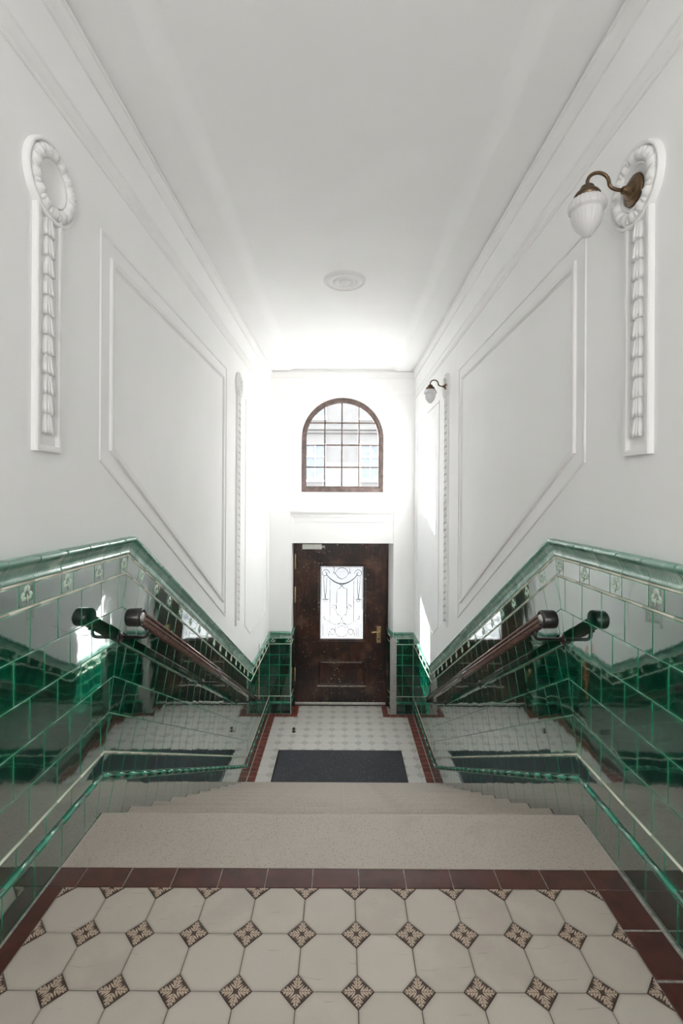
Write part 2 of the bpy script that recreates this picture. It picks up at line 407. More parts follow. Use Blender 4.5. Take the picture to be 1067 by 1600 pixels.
def place(name, me, M=None, parent=None, **props):
    o = bpy.data.objects.new(name, me); C.objects.link(o)
    if parent is not None: o.parent = parent
    if M is not None:
        o.matrix_basis = (parent_world(parent).inverted() @ M) if parent is not None else M
    for k, v in props.items(): o[k] = v
    return o
def parent_world(p):
    M = p.matrix_basis.copy()
    while p.parent is not None:
        p = p.parent; M = p.matrix_basis @ M
    return M
def part(name, mb, mat, parent, M=None, **props):
    """mesh given in world coordinates (or local to M), parented without moving"""
    return place(name, mb.mesh(name, mat), M if M is not None else Matrix(), parent, **props)
def structure(name, mb, mat, **p): return place(name, mb.mesh(name, mat), Matrix(), None, kind='structure', **p)
def thing(name, loc, label, cat, group=None, M=None):
    o = bpy.data.objects.new(name, None); C.objects.link(o)
    o.empty_display_size = 0.05
    o.matrix_basis = M if M is not None else Matrix.Translation(loc)
    o['label'] = label; o['category'] = cat
    if group: o['group'] = group
    return o
def frame(s, n, out, loc):
    M = Matrix.Identity(4)
    for i, v in enumerate((s, n, out)):
        for r in range(3): M[r][i] = v[r]
    for r in range(3): M[r][3] = loc[r]
    return M

# ------------------------------------------------------------------ room shell
WT = 0.0065          # tile thickness; the wall surface lies behind it
WX = HW + WT
# side walls run back to the unseen rear opening, added for fill light
for name, sg in (('wall_left', -1), ('wall_right', 1)):
    m = MB().box(sg * WX, sg * (WX + 0.25), BK, FY + 0.36, -0.3, CZ + 0.3)
    globals()[name] = structure(name, m, PLASTER)

# far wall with arched window opening and door opening
WIN_HW, WIN_HWB = 0.632, 0.605
WZ0, WSP = EZ + 0.065, EZ + 0.862     # sill, spring of the arch
DX0, DX1, DZ1 = -0.722, 0.742, EZ - 0.672
DX1B = 0.690
OUTY = FY + 0.36
def arch(hw, seg=28, z0=WZ0, sp=WSP):
    p = [(-hw, z0), (-hw, sp)]
    p += [(-hw * math.cos(PI * k / seg), sp + hw * math.sin(PI * k / seg)) for k in range(1, seg)]
    p += [(hw, sp), (hw, z0)]
    return p
def wall_far_mesh():
    m = MB(); x0, x1, zt = -WX, WX, CZ + 0.3
    for yy, hw in ((FY, WIN_HW), (OUTY, WIN_HWB + 0.02)):
        db = DX1 if yy == FY else DX1B
        A = arch(hw)
        def quad(a, b, c, d):
            m.add([(p[0], yy, p[1]) for p in (a, b, c, d)], [(0, 1, 2, 3)])
        # lower: both sides of the door, lintel zone, sides of the window, arch spandrels
        quad((x0, -0.3), (DX0, -0.3), (DX0, DZ1), (x0, DZ1))
        quad((db, -0.3), (x1, -0.3), (x1, DZ1), (db, DZ1))
        quad((x0, DZ1), (x1, DZ1), (x1, WZ0), (x0, WZ0))
        quad((x0, WZ0), (-hw, WZ0), (-hw, WSP), (x0, WSP))
        quad((hw, WZ0), (x1, WZ0), (x1, WSP), (hw, WSP))
        for i in range(1, len(A) - 2):
            a, b = A[i], A[i + 1]
            ta = (x0 + (x1 - x0) * (i - 1) / (len(A) - 3), zt); tb = (x0 + (x1 - x0) * i / (len(A) - 3), zt)
            quad(a, b, tb, ta)
        m.add([(x0, yy, WSP), (-hw, yy, WSP), (x0, yy, zt)], [(0, 1, 2)])
        m.add([(x1, yy, WSP), (hw, yy, WSP), (x1, yy, zt)], [(0, 1, 2)])
    A, Bp = arch(WIN_HW), arch(WIN_HWB)
    A2 = arch(WIN_HWB + 0.02)
    ymid = FY + 0.22
    n = len(A)
    vs = [(p[0], FY, p[1]) for p in A] + [(p[0], ymid, p[1]) for p in Bp] + [(p[0], OUTY, p[1]) for p in A2]
    fs = []
    for r in range(2):
        for i in range(n):
            j = (i + 1) % n; fs.append((r * n + i, r * n + j, r * n + n + j, r * n + n + i))
    m.add(vs, fs, [not (k % n in (0, n - 1, n - 2)) for k in range(len(fs))])
    D0 = [(DX0, -0.3), (DX0, DZ1), (DX1, DZ1), (DX1, -0.3)]; D1 = [(DX0, -0.3), (DX0, DZ1), (DX1B, DZ1), (DX1B, -0.3)]
    vs = [(p[0], FY, p[1]) for p in D0] + [(p[0], FY + 0.27, p[1]) for p in D1] + [(p[0], OUTY, p[1]) for p in D1]
    m.add(vs, [(i + r, i + 1 + r, i + 5 + r, i + 4 + r) for i in range(3) for r in (0, 4)])
    return m
wall_far = structure('wall_far', wall_far_mesh(), PLASTER)

# ceiling: flat margin, soft cove up to the central field
def ceiling_mesh():
    m = MB(); pr = [(-WX - 0.25, CZ), (-0.80, CZ)]
    for k in range(1, 9):
        a = k / 8 * PI / 2; pr.append((-0.80 + 0.11 * a / PI * 2, CZ + 0.016 * (1 - math.cos(2 * a))))
    pr += [(-x, z) for x, z in reversed(pr)]
    y0, y1 = BK, FY + 0.05
    n = len(pr); vs = [(x, y, z) for y in (y0, y1) for x, z in pr]
    fs = [(i, i + 1, n + i + 1, n + i) for i in range(n - 1)]
    m.add(vs, fs, [1 < i < n - 3 and (i < 9 or i > n - 11) for i in range(n - 1)])
    m.box(-WX - 0.25, WX + 0.25, y0, y1, CZ + 0.30, CZ + 0.35)
    return m
structure('ceiling', ceiling_mesh(), CEIL)

# floors (screed under the tiles)
FT = 0.006
structure('floor', MB().box(-WX, WX, BK, 1.716, LZ - 0.2, LZ - FT + 0.0035), FGROUT)
floor_up = bpy.data.objects['floor']
floor_lo = structure('floor', MB().box(-WX, WX, NY0 + GO * 10 - 0.06, OUTY, -0.2, -FT + 0.0035), LGROUT)

# back wall of the landing with an unseen opening, added to let in fill light
m = MB()
m.box(-WX - 0.25, -0.70, BK - 0.2, BK, LZ - 0.2, CZ + 0.3); m.box(0.70, WX + 0.25, BK - 0.2, BK, LZ - 0.2, CZ + 0.3)
m.box(-0.70, 0.70, BK - 0.2, BK, LZ + 2.60, CZ + 0.3); m.box(-0.70, 0.70, BK - 0.2, BK, LZ - 0.2, LZ + 0.95)
structure('wall_back', m, PLASTER)

# ------------------------------------------------------------------ crown and picture mouldings
def run_moulding(name, prof, sides=('l', 'r', 'f'), y0=BK):
    """prof: list of (out, z) closed against the wall"""
    k = 0
    for s in sides:
        m = MB()
        if s in 'lr':
            sg = -1 if s == 'l' else 1
            path = [[(sg * (WX - o), y, z) for o, z in prof] for y in (y0, FY)]
        else:
            path = [[(x, FY - o, z) for o, z in prof] for x in (-WX + 0.002, WX - 0.002)]
        m.sweep('closed', path)
        structure(name, m, STUCCO)
        
# crown strip
z = CZ
run_moulding('trim_1', [(0, z - 0.10), (0.010, z - 0.10), (0.012, z - 0.09), (0.016, z - 0.05), (0.022, z - 0.025), (0.030, z - 0.022), (0.034, z - 0.013), (0.006, z - 0.013), (0.006, z), (0, z)])
z = EZ + 1.40
run_moulding('trim_2', [(0, z), (0.006, z), (0.010, z + 0.006), (0.010, z + 0.014), (0.006, z + 0.020), (0.012, z + 0.026), (0.012, z + 0.034), (0.004, z + 0.040), (0.004, z + 0.085), (0.009, z + 0.088), (0.009, z + 0.097), (0, z + 0.10)], 'lr')

# ------------------------------------------------------------------ plaster wall panels
def offset_poly(poly, d): return inset(poly, d)
def strip_loop(m, sg, poly, w, h, bevel=0.003, side=None):
    """moulding of width w, height h along closed ccw poly (y,z); mitred"""
    rings = [(0, 0), (0, h - bevel), (bevel, h), (w - bevel, h), (w, h - bevel), (w, 0)]
    cols = [[(sg * (WX - o), p[0], p[1]) for p in inset(poly, i)] for i, o in rings]
    n = len(poly); path = [[cols[r][k] for r in range(len(rings))] for k in range(n)]
    m.sweep('open', path, closed=True)
# kerb lines parallel to the stair
def panel_poly(y0, y1, ztop, zlow0, slope=0.567, flat=None):
    if flat is None:
        return [(y0, zlow0), (y1, zlow0 - slope * (y1 - y0)), (y1, ztop), (y0, ztop)]
    yf = y0 + (zlow0 - flat) / slope
    return [(y0, zlow0), (yf, flat), (y1, flat), (y1, ztop), (y0, ztop)]
WALLS = {-1: wall_left, 1: wall_right}
for sg in (-1, 1):
    side = 'left' if sg < 0 else 'right'
    wll = WALLS[sg]
    for (poly, inn, nm) in (
        (panel_poly(1.985, 4.15, EZ + 1.145, EZ + 0.150), 0.085, 'large sloping'),
        (panel_poly(4.98, 6.42, EZ + 1.04, EZ - 1.395, flat=EZ - 1.56), 0.0, 'narrow far'),):
        m = MB(); strip_loop(m, sg, poly, 0.014, 0.007, 0.002)
        part('panel_outline', m, STUCCO, wll)
        if inn:
            m = MB(); p2 = inset(poly, inn); strip_loop(m, sg, p2, 0.030, 0.013, 0.004)
            strip_loop(m, sg, inset(p2, 0.030), 0.010, 0.005, 0.002)
            part('panel_moulding', m, STUCCO, wll)
    # panel behind the landing (outside the picture, continues the wall)
    m = MB(); strip_loop(m, sg, rect(-1.6, LZ + 1.45, 1.15, EZ + 1.145), 0.014, 0.007, 0.002)
    part('panel_outline', m, STUCCO, wll)

# far wall: shallow side pilasters and the ledge moulding over the door
for sg in (-1, 1):
    m = MB(); m.box(sg * 0.742, sg * (WX - 0.001), FY - 0.012, FY, 1.19, EZ + 1.40)
    m.box(sg * 0.735, sg * (WX - 0.001), FY - 0.020, FY, EZ + 1.47, EZ + 1.50)
    part('pilaster_strip', m, PLASTER, wall_far)
m = MB()
for x, z0, z1, o in ((0.745, EZ - 0.232, EZ - 0.200, 0.045), (0.725, EZ - 0.248, EZ - 0.232, 0.034), (0.70, EZ - 0.30, EZ - 0.248, 0.016), (0.675, EZ - 0.37, EZ - 0.30, 0.009)):
    m.bbox(-x, x - 0.02, FY - o, FY + 0.01, z0, z1, 0.003)
part('ledge_moulding', m, STUCCO, wall_far)
m = MB()
A = arch(WIN_HW + 0.022, 28, WZ0 - 0.0, WSP); B_ = arch(WIN_HW + 0.001, 28, WZ0, WSP)
path = [[(b[0], FY, b[1]), (b[0], FY - 0.008, b[1]), (a[0], FY - 0.008, a[1]), (a[0], FY, a[1])] for a, b in zip(A, B_)]
m.sweep('closed', path)
part('arch_surround', m, PLASTER, wall_far)

# ------------------------------------------------------------------ wainscot tiles
TILE_W = 0.152; ROW = 0.1482; GAP = 0.0009
N_BASE, N_TRIM0, N_TRIM1, N_HALF1, N_CR1 = 0.143, 0.145, 0.174, 0.246, 0.257
N_ROWS0 = 0.257; N_ROWS1 = N_ROWS0 + 5 * ROW          # 0.998
N_C2 = N_ROWS1 + 0.010                                 # cream line
N_SH = N_C2 + 0.074                                    # shamrock row
N_C3 = N_SH + 0.010
N_TOP = N_C3 + 0.082                                   # crest
_cache = {}
def tile_mesh(kind, poly, mat, t, b, glow):
    key = (kind, tuple((round(x, 4), round(y, 4)) for x, y in poly))
    if key not in _cache: _cache[key] = MB().tile(poly, t, b, glow).mesh(kind, mat)
    return _cache[key]
def shamrock_mesh(scale):
    key = ('sham', round(scale, 3))
    if key in _cache: return _cache[key]
    m = MB()
    def lobe(cx, cy, rx, ry, rot, h):
        vs = []; seg = 8
        for rr, zz in ((1.0, 0.0), (0.72, 0.7), (0.0, 1.0)):
            for k in range(seg if rr else 1):
                a = 2 * PI * k / seg; x, y = rx * rr * math.cos(a), ry * rr * math.sin(a)
                vs.append((cx + x * math.cos(rot) - y * math.sin(rot), cy + x * math.sin(rot) + y * math.cos(rot), h * zz))
        fs = [(k, (k + 1) % 8, 8 + (k + 1) % 8, 8 + k) for k in range(8)] + [(8 + k, 8 + (k + 1) % 8, 16) for k in range(8)]
        m.add(vs, fs, True)
    S = scale
    for ang in (90, 205, -25):
        a = R(ang); px, py = math.cos(a), math.sin(a)
        for s_ in (-1, 1):                                 # heart-shaped leaf from two lobes
            qx, qy = px * 0.24 - py * s_ * 0.095, py * 0.24 + px * s_ * 0.095
            lobe(qx * S, (qy + 0.06) * S, 0.17 * S, 0.105 * S, a - s_ * 0.42, 0.0038)
    m.tube([(0, 0.05 * S, 0.001), (0.02 * S, -0.15 * S, 0.001), (0.08 * S, -0.36 * S, 0.001)], 0.028 * S, 6)
    _cache[key] = m.mesh('shamrock', SHAM); return _cache[key]

class Region:
    """strip of wainscot in local (s along, n up, out); lim(n) -> (smin, smax)"""
    def __init__(s, M, s0, s1, k0=0.0, k1=0.0, parent=None, orient=1, mitre=True):
        s.M, s.s0, s.s1, s.k0, s.k1, s.parent = M, s0, s1, k0, k1, parent
    def lim(s, n): return s.s0 + s.k0 * n, s.s1 + s.k1 * n
    def cut(s, poly):
        p = clip(poly, -1, s.k0, -s.s0 - GAP * 0.5)        # s >= s0 + k0 n
        if len(p) > 2: p = clip(p, 1, -s.k1, s.s1 - GAP * 0.5)
        return p
def row(reg, kind, n0, n1, widths, phase, mat, t, b, glow, jit=0.07, start=None, names=None, parent=None):
    """lay pieces of the repeating widths along the region"""
    lo = min(reg.lim(n0)[0], reg.lim(n1)[0]); hi = max(reg.lim(n0)[1], reg.lim(n1)[1])
    tot = sum(widths); x = (start if start is not None else 0.0) + phase
    while x > lo: x -= tot
    i = 0
    while x < hi:
        wdt = widths[i % len(widths)]; nm = names[i % len(widths)] if names else kind
        i += 1; a, bb = x + GAP, x + wdt - GAP; x += wdt
        full = rect(a, n0 + GAP, bb, n1 - GAP); p = reg.cut(full)
        if len(p) < 3 or abs(area(p)) < 0.00012 or (max(q[0] for q in p) - min(q[0] for q in p)) < 0.006: continue
        cx, cy = (a + bb) / 2, (n0 + n1) / 2
        loc = [(q[0] - cx, q[1] - cy) for q in p]
        me = tile_mesh(nm, loc, mat, t, b, glow)
        j = Matrix.Rotation(R(random.gauss(0, jit)), 4, 'X') @ Matrix.Rotation(R(random.gauss(0, jit)), 4, 'Y')
        Mt = reg.M @ Matrix.Translation((cx, cy, random.uniform(-0.0003, 0.0003))) @ j
        o = place(nm, me, Mt, reg.parent)
        if nm == 'shamrock_tile' and abs(area(p)) > 0.9 * abs(area(full)):
            o2 = bpy.data.objects.new('shamrock', shamrock_mesh(n1 - n0)); C.objects.link(o2); o2.parent = o
            o2.matrix_basis = Matrix.Translation((0, 0, t))
# fluted crest moulding piece
CREST = [(0.000, 0.006), (0.004, 0.011), (0.009, 0.0135), (0.014, 0.011), (0.017, 0.009),        # lower bead
         (0.020, 0.010), (0.030, 0.013), (0.042, 0.019), (0.052, 0.0265), (0.058, 0.030),         # cavetto/ovolo with flutes
         (0.060, 0.031), (0.064, 0.035), (0.071, 0.038), (0.078, 0.036), (0.082, 0.030), (0.0825, 0.0)]
def crest_piece(reg, a, b):
    segs = 33; n0 = N_C3; full = None
    def build(a, b, clampit):
        m = MB(); path = []; ed = []
        for i in range(segs + 1):
            s_ = a + (b - a) * i / segs; st = []
            fl = 0.5 - 0.5 * math.cos(2 * PI * i / 3.0)
            for (dn, o) in [(0.0, 0.0)] + CREST:
                n = n0 + dn; ss = s_
                if clampit: lo, hi = reg.lim(n); ss = min(max(ss, lo + GAP * 0.5), hi - GAP * 0.5)
                oo = o
                if 0.022 < dn < 0.056: oo -= 0.0062 * fl * math.sin(PI * (dn - 0.018) / 0.042)
                if 0.002 < dn < 0.016: oo -= 0.0016 * (i % 2)
                st.append((ss, n, oo))
                ed.append(0.35 + 0.65 * (1 - fl) if 0.022 < dn < 0.056 else (0.15 if dn > 0.056 else 0.7))
            path.append(st)
        m.sweep('open', path, smooth=True); m.e = ed
        # end caps
        k = len(path[0]); m.f += [tuple(range(k - 1, -1, -1)), tuple(range(segs * k, segs * k + k))]; m.sm += [False, False]; m.mi += [0, 0]
        return m
    lo0, hi0 = reg.lim(n0); lo1, hi1 = reg.lim(N_TOP)
    if a >= max(lo0, lo1) and b <= min(hi0, hi1):
        key = ('crest', round(b - a, 4))
        if key not in _cache: _cache[key] = build(-(b - a) / 2, (b - a) / 2, False).mesh('crest_moulding_tile', MINT)
        place('crest_moulding_tile', _cache[key], reg.M @ Matrix.Translation(((a + b) / 2, random.uniform(-.0006, .0006), random.uniform(-.0006, .0008))), reg.parent)
    else:
        if b < min(lo0, lo1) + 0.01 or a > max(hi0, hi1) - 0.01: return
        place('crest_moulding_tile', build(a, b, True).mesh('crest_moulding_tile', MINT), reg.M, reg.parent)
def crest(reg, phase, w=TILE_W):
    lo = min(reg.lim(N_C3)[0], reg.lim(N_TOP)[0]); hi = max(reg.lim(N_C3)[1], reg.lim(N_TOP)[1])
    x = phase
    while x > lo: x -= w
    while x < hi:
        crest_piece(reg, x + GAP * 0.7, x + w - GAP * 0.7); x += w
# base trim: rounded torus strip, two beads
TRIM = [(0.0, 0.0), (0.001, 0.008), (0.004, 0.0105), (0.008, 0.009), (0.010, 0.010), (0.015, 0.0165), (0.021, 0.0165), (0.026, 0.011), (0.028, 0.0)]
def bead_row(reg, name, prof, n0, w, phase, mat, edv):
    lo = min(reg.lim(n0)); x = phase
    while x > lo - 0.05: x -= w
    hi = max(reg.lim(n0)[1], reg.lim(n0 + 0.03)[1])
    while x < hi:
        a, b = x + GAP * .6, x + w - GAP * .6; x += w
        l0, h0 = reg.lim(n0); l1, h1 = reg.lim(n0 + prof[-1][0])
        if b < max(l0, l1) + 0.008 or a > min(h0, h1) - 0.008: continue
        m = MB(); path = []; ed = []
        clean = a >= max(l0, l1) and b <= min(h0, h1)
        key = (name, round(b - a, 4))
        if clean and key in _cache:
            place(name, _cache[key], reg.M @ Matrix.Translation((a, n0, 0)), reg.parent); continue
        for s_ in (a, b):
            st = []
            for dn, o in prof:
                lo_, hi_ = reg.lim(n0 + dn); st.append((min(max(s_, lo_ + .0005), hi_ - .0005) - a, dn, o)); ed.append(edv(dn, o))
            path.append(st)
        m.sweep('closed', path, smooth=True); m.e = ed
        me = m.mesh(name, mat)
        if clean: _cache[key] = me
        place(name, me, reg.M @ Matrix.Translation((a, n0, 0)), reg.parent)
PENCIL = [(0.0, 0.0), (0.0008, 0.0075), (0.0035, 0.0105), (0.0065, 0.0105), (0.0092, 0.0075), (0.010, 0.0)]
def grout_bed(reg, n0=0.0, n1=N_C3 + 0.04):
    p = reg.cut(rect(reg.s0 - 2, n0, reg.s1 + 2, n1))
    me = MB().tile(p, 0.0028, 0.0004).mesh('grout_bed', GROUT)
    place('grout_bed', me, reg.M, reg.parent)
def wainscot(reg, ph=0.0, slope=False, bond=True):
    grout_bed(reg, -0.30 if slope else 0.0)
    T = WT
    if slope: row(reg, 'skirting_tile', -0.148, 0.0, [TILE_W], ph + 0.03, GREEN, T, 0.0012, 0.012)
    row(reg, 'skirting_tile', 0.0, N_BASE, [TILE_W], ph + 0.03, GREEN, T, 0.0012, 0.012)
    bead_row(reg, 'skirting_moulding', TRIM, N_TRIM0, TILE_W, ph + 0.03, TRIMG, lambda dn, o: 0.9 if o > 0.014 else 0.25)
    row(reg, 'narrow_border_tile', N_TRIM1, N_HALF1, [TILE_W], ph + 0.09, GREEN, T, 0.0012, 0.010)
    bead_row(reg, 'cream_pencil_tile', PENCIL, N_HALF1 + .0005, TILE_W, ph, CREAM, lambda dn, o: 0.0 if o > .009 else .6)
    for r in range(5):
        row(reg, 'wall_tile', N_ROWS0 + ROW * r, N_ROWS0 + ROW * (r + 1), [TILE_W], ph + TILE_W / 2 * (r % 2) * bond, GREEN, T, 0.0014, 0.014)
    bead_row(reg, 'cream_pencil_tile', PENCIL, N_ROWS1, TILE_W, ph + .05, CREAM, lambda dn, o: 0.0 if o > .009 else .6)
    row(reg, 'frieze_tile', N_C2, N_SH, [0.0755, 0.151], ph + 0.02, GREEN, T, 0.0012, 0.011, names=['shamrock_tile', 'frieze_tile'])
    bead_row(reg, 'cream_pencil_tile', PENCIL, N_SH, TILE_W, ph + .02, CREAM, lambda dn, o: 0.0 if o > .009 else .6)
    crest(reg, ph + 0.01)
ct, stn = math.cos(TH), math.sin(TH)
hk = math.tan(TH / 2)
SL = (P1[0] - P0[0]) / ct
for sg in (-1, 1):
    wl = WALLS[sg]; out = (-sg, 0, 0); X = sg * WX
    # phases taken from the joints in the photograph
    wainscot(Region(frame((0, 1, 0), (0, 0, 1), out, (X, P0[0], LZ)), -2.25, 0.0, 0.0, hk, wl), ph=1.713 - P0[0] - 0.018)
    wainscot(Region(frame((0, ct, -stn), (0, stn, ct), out, (X, P0[0], LZ)), 0.0, SL, -hk, -hk, wl), ph=0.07, slope=True)
    wainscot(Region(frame((0, 1, 0), (0, 0, 1), out, (X, P1[0], 0)), 0.0, FY - WT - P1[0], hk, 0.0, wl), ph=0.11)

# far wall wainscot either side of the door, and in the door reveals
wainscot(Region(frame((1, 0, 0), (0, 0, 1), (0, -1, 0), (-WX, FY, 0)), WT + 0.001, DX0 - WT + WX, 0, 0, wall_far), bond=False, ph=-0.003)
wainscot(Region(frame((1, 0, 0), (0, 0, 1), (0, -1, 0), (DX1 + WT, FY, 0)), 0.0, WX - WT - 0.001 - DX1 - WT, 0, 0, wall_far), bond=False, ph=-0.02)
wainscot(Region(frame((0, 1, 0), (0, 0, 1), (1, 0, 0), (DX0, FY, 0)), -WT + 0.001, 0.235, 0, 0, wall_far), bond=False, ph=-0.004)
sv = Vector((DX1B - DX1, 0.27, 0)).normalized(); ov = Vector((-sv.y, sv.x, 0))
wainscot(Region(frame(tuple(sv), (0, 0, 1), tuple(ov), (DX1, FY, 0)), -WT + 0.001, 0.235, 0, 0, wall_far), bond=False, ph=-0.004)

# thin orange vertical strip on the left wall near the door
m = MB().box(-WX + WT + 0.001, -WX + WT + 0.0025, 5.83, 5.858, EZ - 2.55, EZ - 1.86)
part('orange_strip', m, ORANGE, wall_left, label='thin orange vertical strip down the green tiles')

# grey corner guard on the right door jamb
m = MB(); m.bbox(DX1 - 0.032, DX1 + 0.052, FY - 0.022, FY - 0.008, 0.0, N_C3, 0.002)
m.bbox(DX1 - 0.036, DX1 - 0.030, FY - 0.022, FY + 0.05, 0.0, N_C3, 0.001)
o = place('corner_guard', m.mesh('corner_guard', GREYMET), Matrix(), wall_far, label='grey upright corner guard on the right door jamb')

# ------------------------------------------------------------------ floor tiling
MOD = 0.17; OA = 0.046; G2 = 0.0011
H = MOD / 2
OCTP = [(-H + OA, -H), (H - OA, -H), (H, -H + OA), (H, H - OA), (H - OA, H), (-H + OA, H), (-H, H - OA), (-H, -H + OA)]
DOTP = [(0, -OA), (OA, 0), (0, OA), (-OA, 0)]
def lay_floor(par, z, x0, x1, y0, y1, px, py, octm=None, dotm=None):
    fx0 = px + MOD * math.floor((x0 - px) / MOD); nx = int((x1 - fx0) / MOD) + 2
    fy0 = py + MOD * math.floor((y0 - py) / MOD); ny = int((y1 - fy0) / MOD) + 2
    for i in range(nx):
        for j in range(ny):
            for kind, base, ox in (('octagon_tile', OCTP, H), ('flower_inset_tile', DOTP, 0.0)):
                cx, cy = fx0 + i * MOD + ox, fy0 + j * MOD + ox
                p = inset(base, G2)
                p = clip(p, 1, 0, x1 - cx); p = clip(p, -1, 0, -(x0 - cx)) if len(p) > 2 else p
                p = clip(p, 0, 1, y1 - cy) if len(p) > 2 else p; p = clip(p, 0, -1, -(y0 - cy)) if len(p) > 2 else p
                if len(p) < 3 or abs(area(p)) < 2e-4: continue
                mat = (octm or OCT) if ox else (dotm or DOT)
                key = (kind, mat.name, tuple((round(a, 4), round(b, 4)) for a, b in p))
                if key not in _cache: _cache[key] = MB().tile(p, FT, 0.0012, 0.012 if ox else 0.0).mesh(kind, mat)
                j2 = Matrix.Rotation(R(random.gauss(0, .12)), 4, 'X') @ Matrix.Rotation(R(random.gauss(0, .12)), 4, 'Y')
                place(kind, _cache[key], Matrix.Translation((cx, cy, z - FT + random.uniform(-.0005, .0003))) @ j2, par)
def lay_rect(par, name, z, x0, x1, y0, y1, mat, g=0.0016):
    w_, h_ = x1 - x0 - 2 * g, y1 - y0 - 2 * g
    key = (name, mat.name, round(w_, 4), round(h_, 4))
    if key not in _cache: _cache[key] = MB().tile(rect(-w_ / 2, -h_ / 2, w_ / 2, h_ / 2), FT, 0.0012, 0.01).mesh(name, mat)
    place(name, _cache[key], Matrix.Translation(((x0 + x1) / 2, (y0 + y1) / 2, z - FT + random.uniform(-.0004, .0004))), par)
UX0, UX1, UY1, UY2 = -0.970, 0.902, 1.629, 1.716
lay_floor(floor_up, LZ, UX0, UX1, -0.41, UY1, -0.969, UY1 - 20 * MOD)
xs = [UX0 - 0.068 + 0.045]; x = -0.932
lay_rect(floor_up, 'red_border_tile', LZ, -1.030, x, UY1, UY2, REDT)
k = 0
while x < 1.0:
    x2 = min(x + 0.1665, 1.024); lay_rect(floor_up, 'red_border_tile', LZ, x, x2, UY1, UY2, REDT); x = x2
    if x2 > 1.02: break
y = UY1
while y > -0.4:
    lay_rect(floor_up, 'red_border_tile', LZ, -1.030, UX0, y - 0.160, y, REDT)
    lay_rect(floor_up, 'red_border_tile', LZ, UX1, 1.024, y - 0.150, y, REDT)
    y -= 0.155
m = MB(); m.box(-WX + 0.001, -1.0305, -0.41, UY2, LZ - FT, LZ - 0.0012); m.box(1.0245, WX - 0.001, -0.41, UY2, LZ - FT, LZ - 0.0012)
part('cement_fillet', m, CEMENT, floor_up)
m = MB(); m.box(-1.030, UX0 + .0002, -0.41, UY2, LZ - FT + 0.002, LZ - 0.0022); m.box(UX1, 1.024, -0.41, UY2, LZ - FT + 0.002, LZ - 0.0022); m.box(-1.02, 1.01, UY1 + 0.001, UY2, LZ - FT + 0.002, LZ - 0.0022)
part('cement_joints', m, CEMENT, floor_up)
m = MB(); m.box(-WX, WX, BK, -0.411, LZ - FT, LZ - 0.001)
part('terrazzo_landing', m, TERR, floor_up)

LX0, LX1, LY1 = -0.938, 0.938, FY - 0.10
RX0, RX1 = DX0 + 0.10, DX1B - 0.092
lay_floor(floor_lo, 0.0, LX0, LX1, NY0 + GO * 10 + 0.01, LY1, 0.051 - 8 * MOD, 5.72 - 8 * MOD, OCTW, DOTW)
lay_floor(floor_lo, 0.0, RX0, RX1, LY1 + 0.0015, FY + 0.25, 0.051 - 8 * MOD, 5.72 - 8 * MOD, OCTW, DOTW)
y = LY1
while y > NY0 + GO * 10:
    for sg in (-1, 1): lay_rect(floor_lo, 'red_border_tile', 0.0, min(sg * 0.94, sg * (HW - 0.003)), max(sg * 0.94, sg * (HW - 0.003)), y - 0.094, y, REDL, 0.0028)
    y -= 0.094
for (a, b) in ((-HW + 0.003, RX0), (RX1, HW - 0.003)):
    n = max(1, round((b - a) / 0.11))
    for i in range(n): lay_rect(floor_lo, 'red_border_tile', 0.0, a + (b - a) * i / n, a + (b - a) * (i + 1) / n, LY1, FY - WT - 0.001, REDL)
for (a, b) in ((DX0 + WT + 0.002, RX0), (RX1, DX1B - 0.010)):
    for i in range(2): lay_rect(floor_lo, 'red_border_tile', 0.0, a, b, FY - WT + 0.128 * i, FY - WT + 0.128 * (i + 1), REDL)
m = MB(); m.box(-WX + .001, LX0, NY0 + GO * 10, FY, -FT, -0.0018); m.box(LX1, WX - .001, NY0 + GO * 10, FY, -FT, -0.0018)
m.box(LX0, RX0, LY1, FY + .25, -FT, -0.0018); m.box(RX1, LX1, LY1, FY + .25, -FT, -0.0018)
part('cement_joints', m, LGROUT, floor_lo)

# ------------------------------------------------------------------ staircase
st = thing('staircase', (0, NY0, 0), 'flight of pale speckled terrazzo steps leading down to the entrance door', 'staircase')
def tread_mesh(depth):
    m = MB(); w2 = HW - 0.002; t = 0.045; r = 0.012
    pr = [(-depth, -t), (-0.0, -t)]
    pr = [(-depth, -t), (-r, -t), (-r * 0.3, -t + r * 0.3), (0, -t + r), (0, -r), (-r * 0.3, -r * 0.3), (-r, 0), (-depth, 0)]
    m.sweep('closed', [[(x, y, z) for y, z in pr] for x in (-w2, w2)]); return m
top = tread_mesh(NY0 - UY2 - 0.001).mesh('tread', TERR)
rest = tread_mesh(GO + 0.028).mesh('tread', TERR)
rz = MB().box(-HW + 0.004, HW - 0.004, -0.03, -0.012 - 0.015, -RI + 0.0, -0.045).mesh('riser', TERR)
for k in range(11):
    place('tread', top if k == 0 else rest, Matrix.Translation((0, NY0 + GO * k, LZ - RI * k)), st)
    place('riser', rz, Matrix.Translation((0, NY0 + GO * k, LZ - RI * k)), st)
m = MB()
for k in range(11):
    m.box(-HW + .006, HW - .006, NY0 + GO * (k - 1) - 0.02 if k else 1.72, NY0 + GO * k - 0.030, -0.1, LZ - RI * k - 0.045)
part('stair_core', m, CEMENT, st)

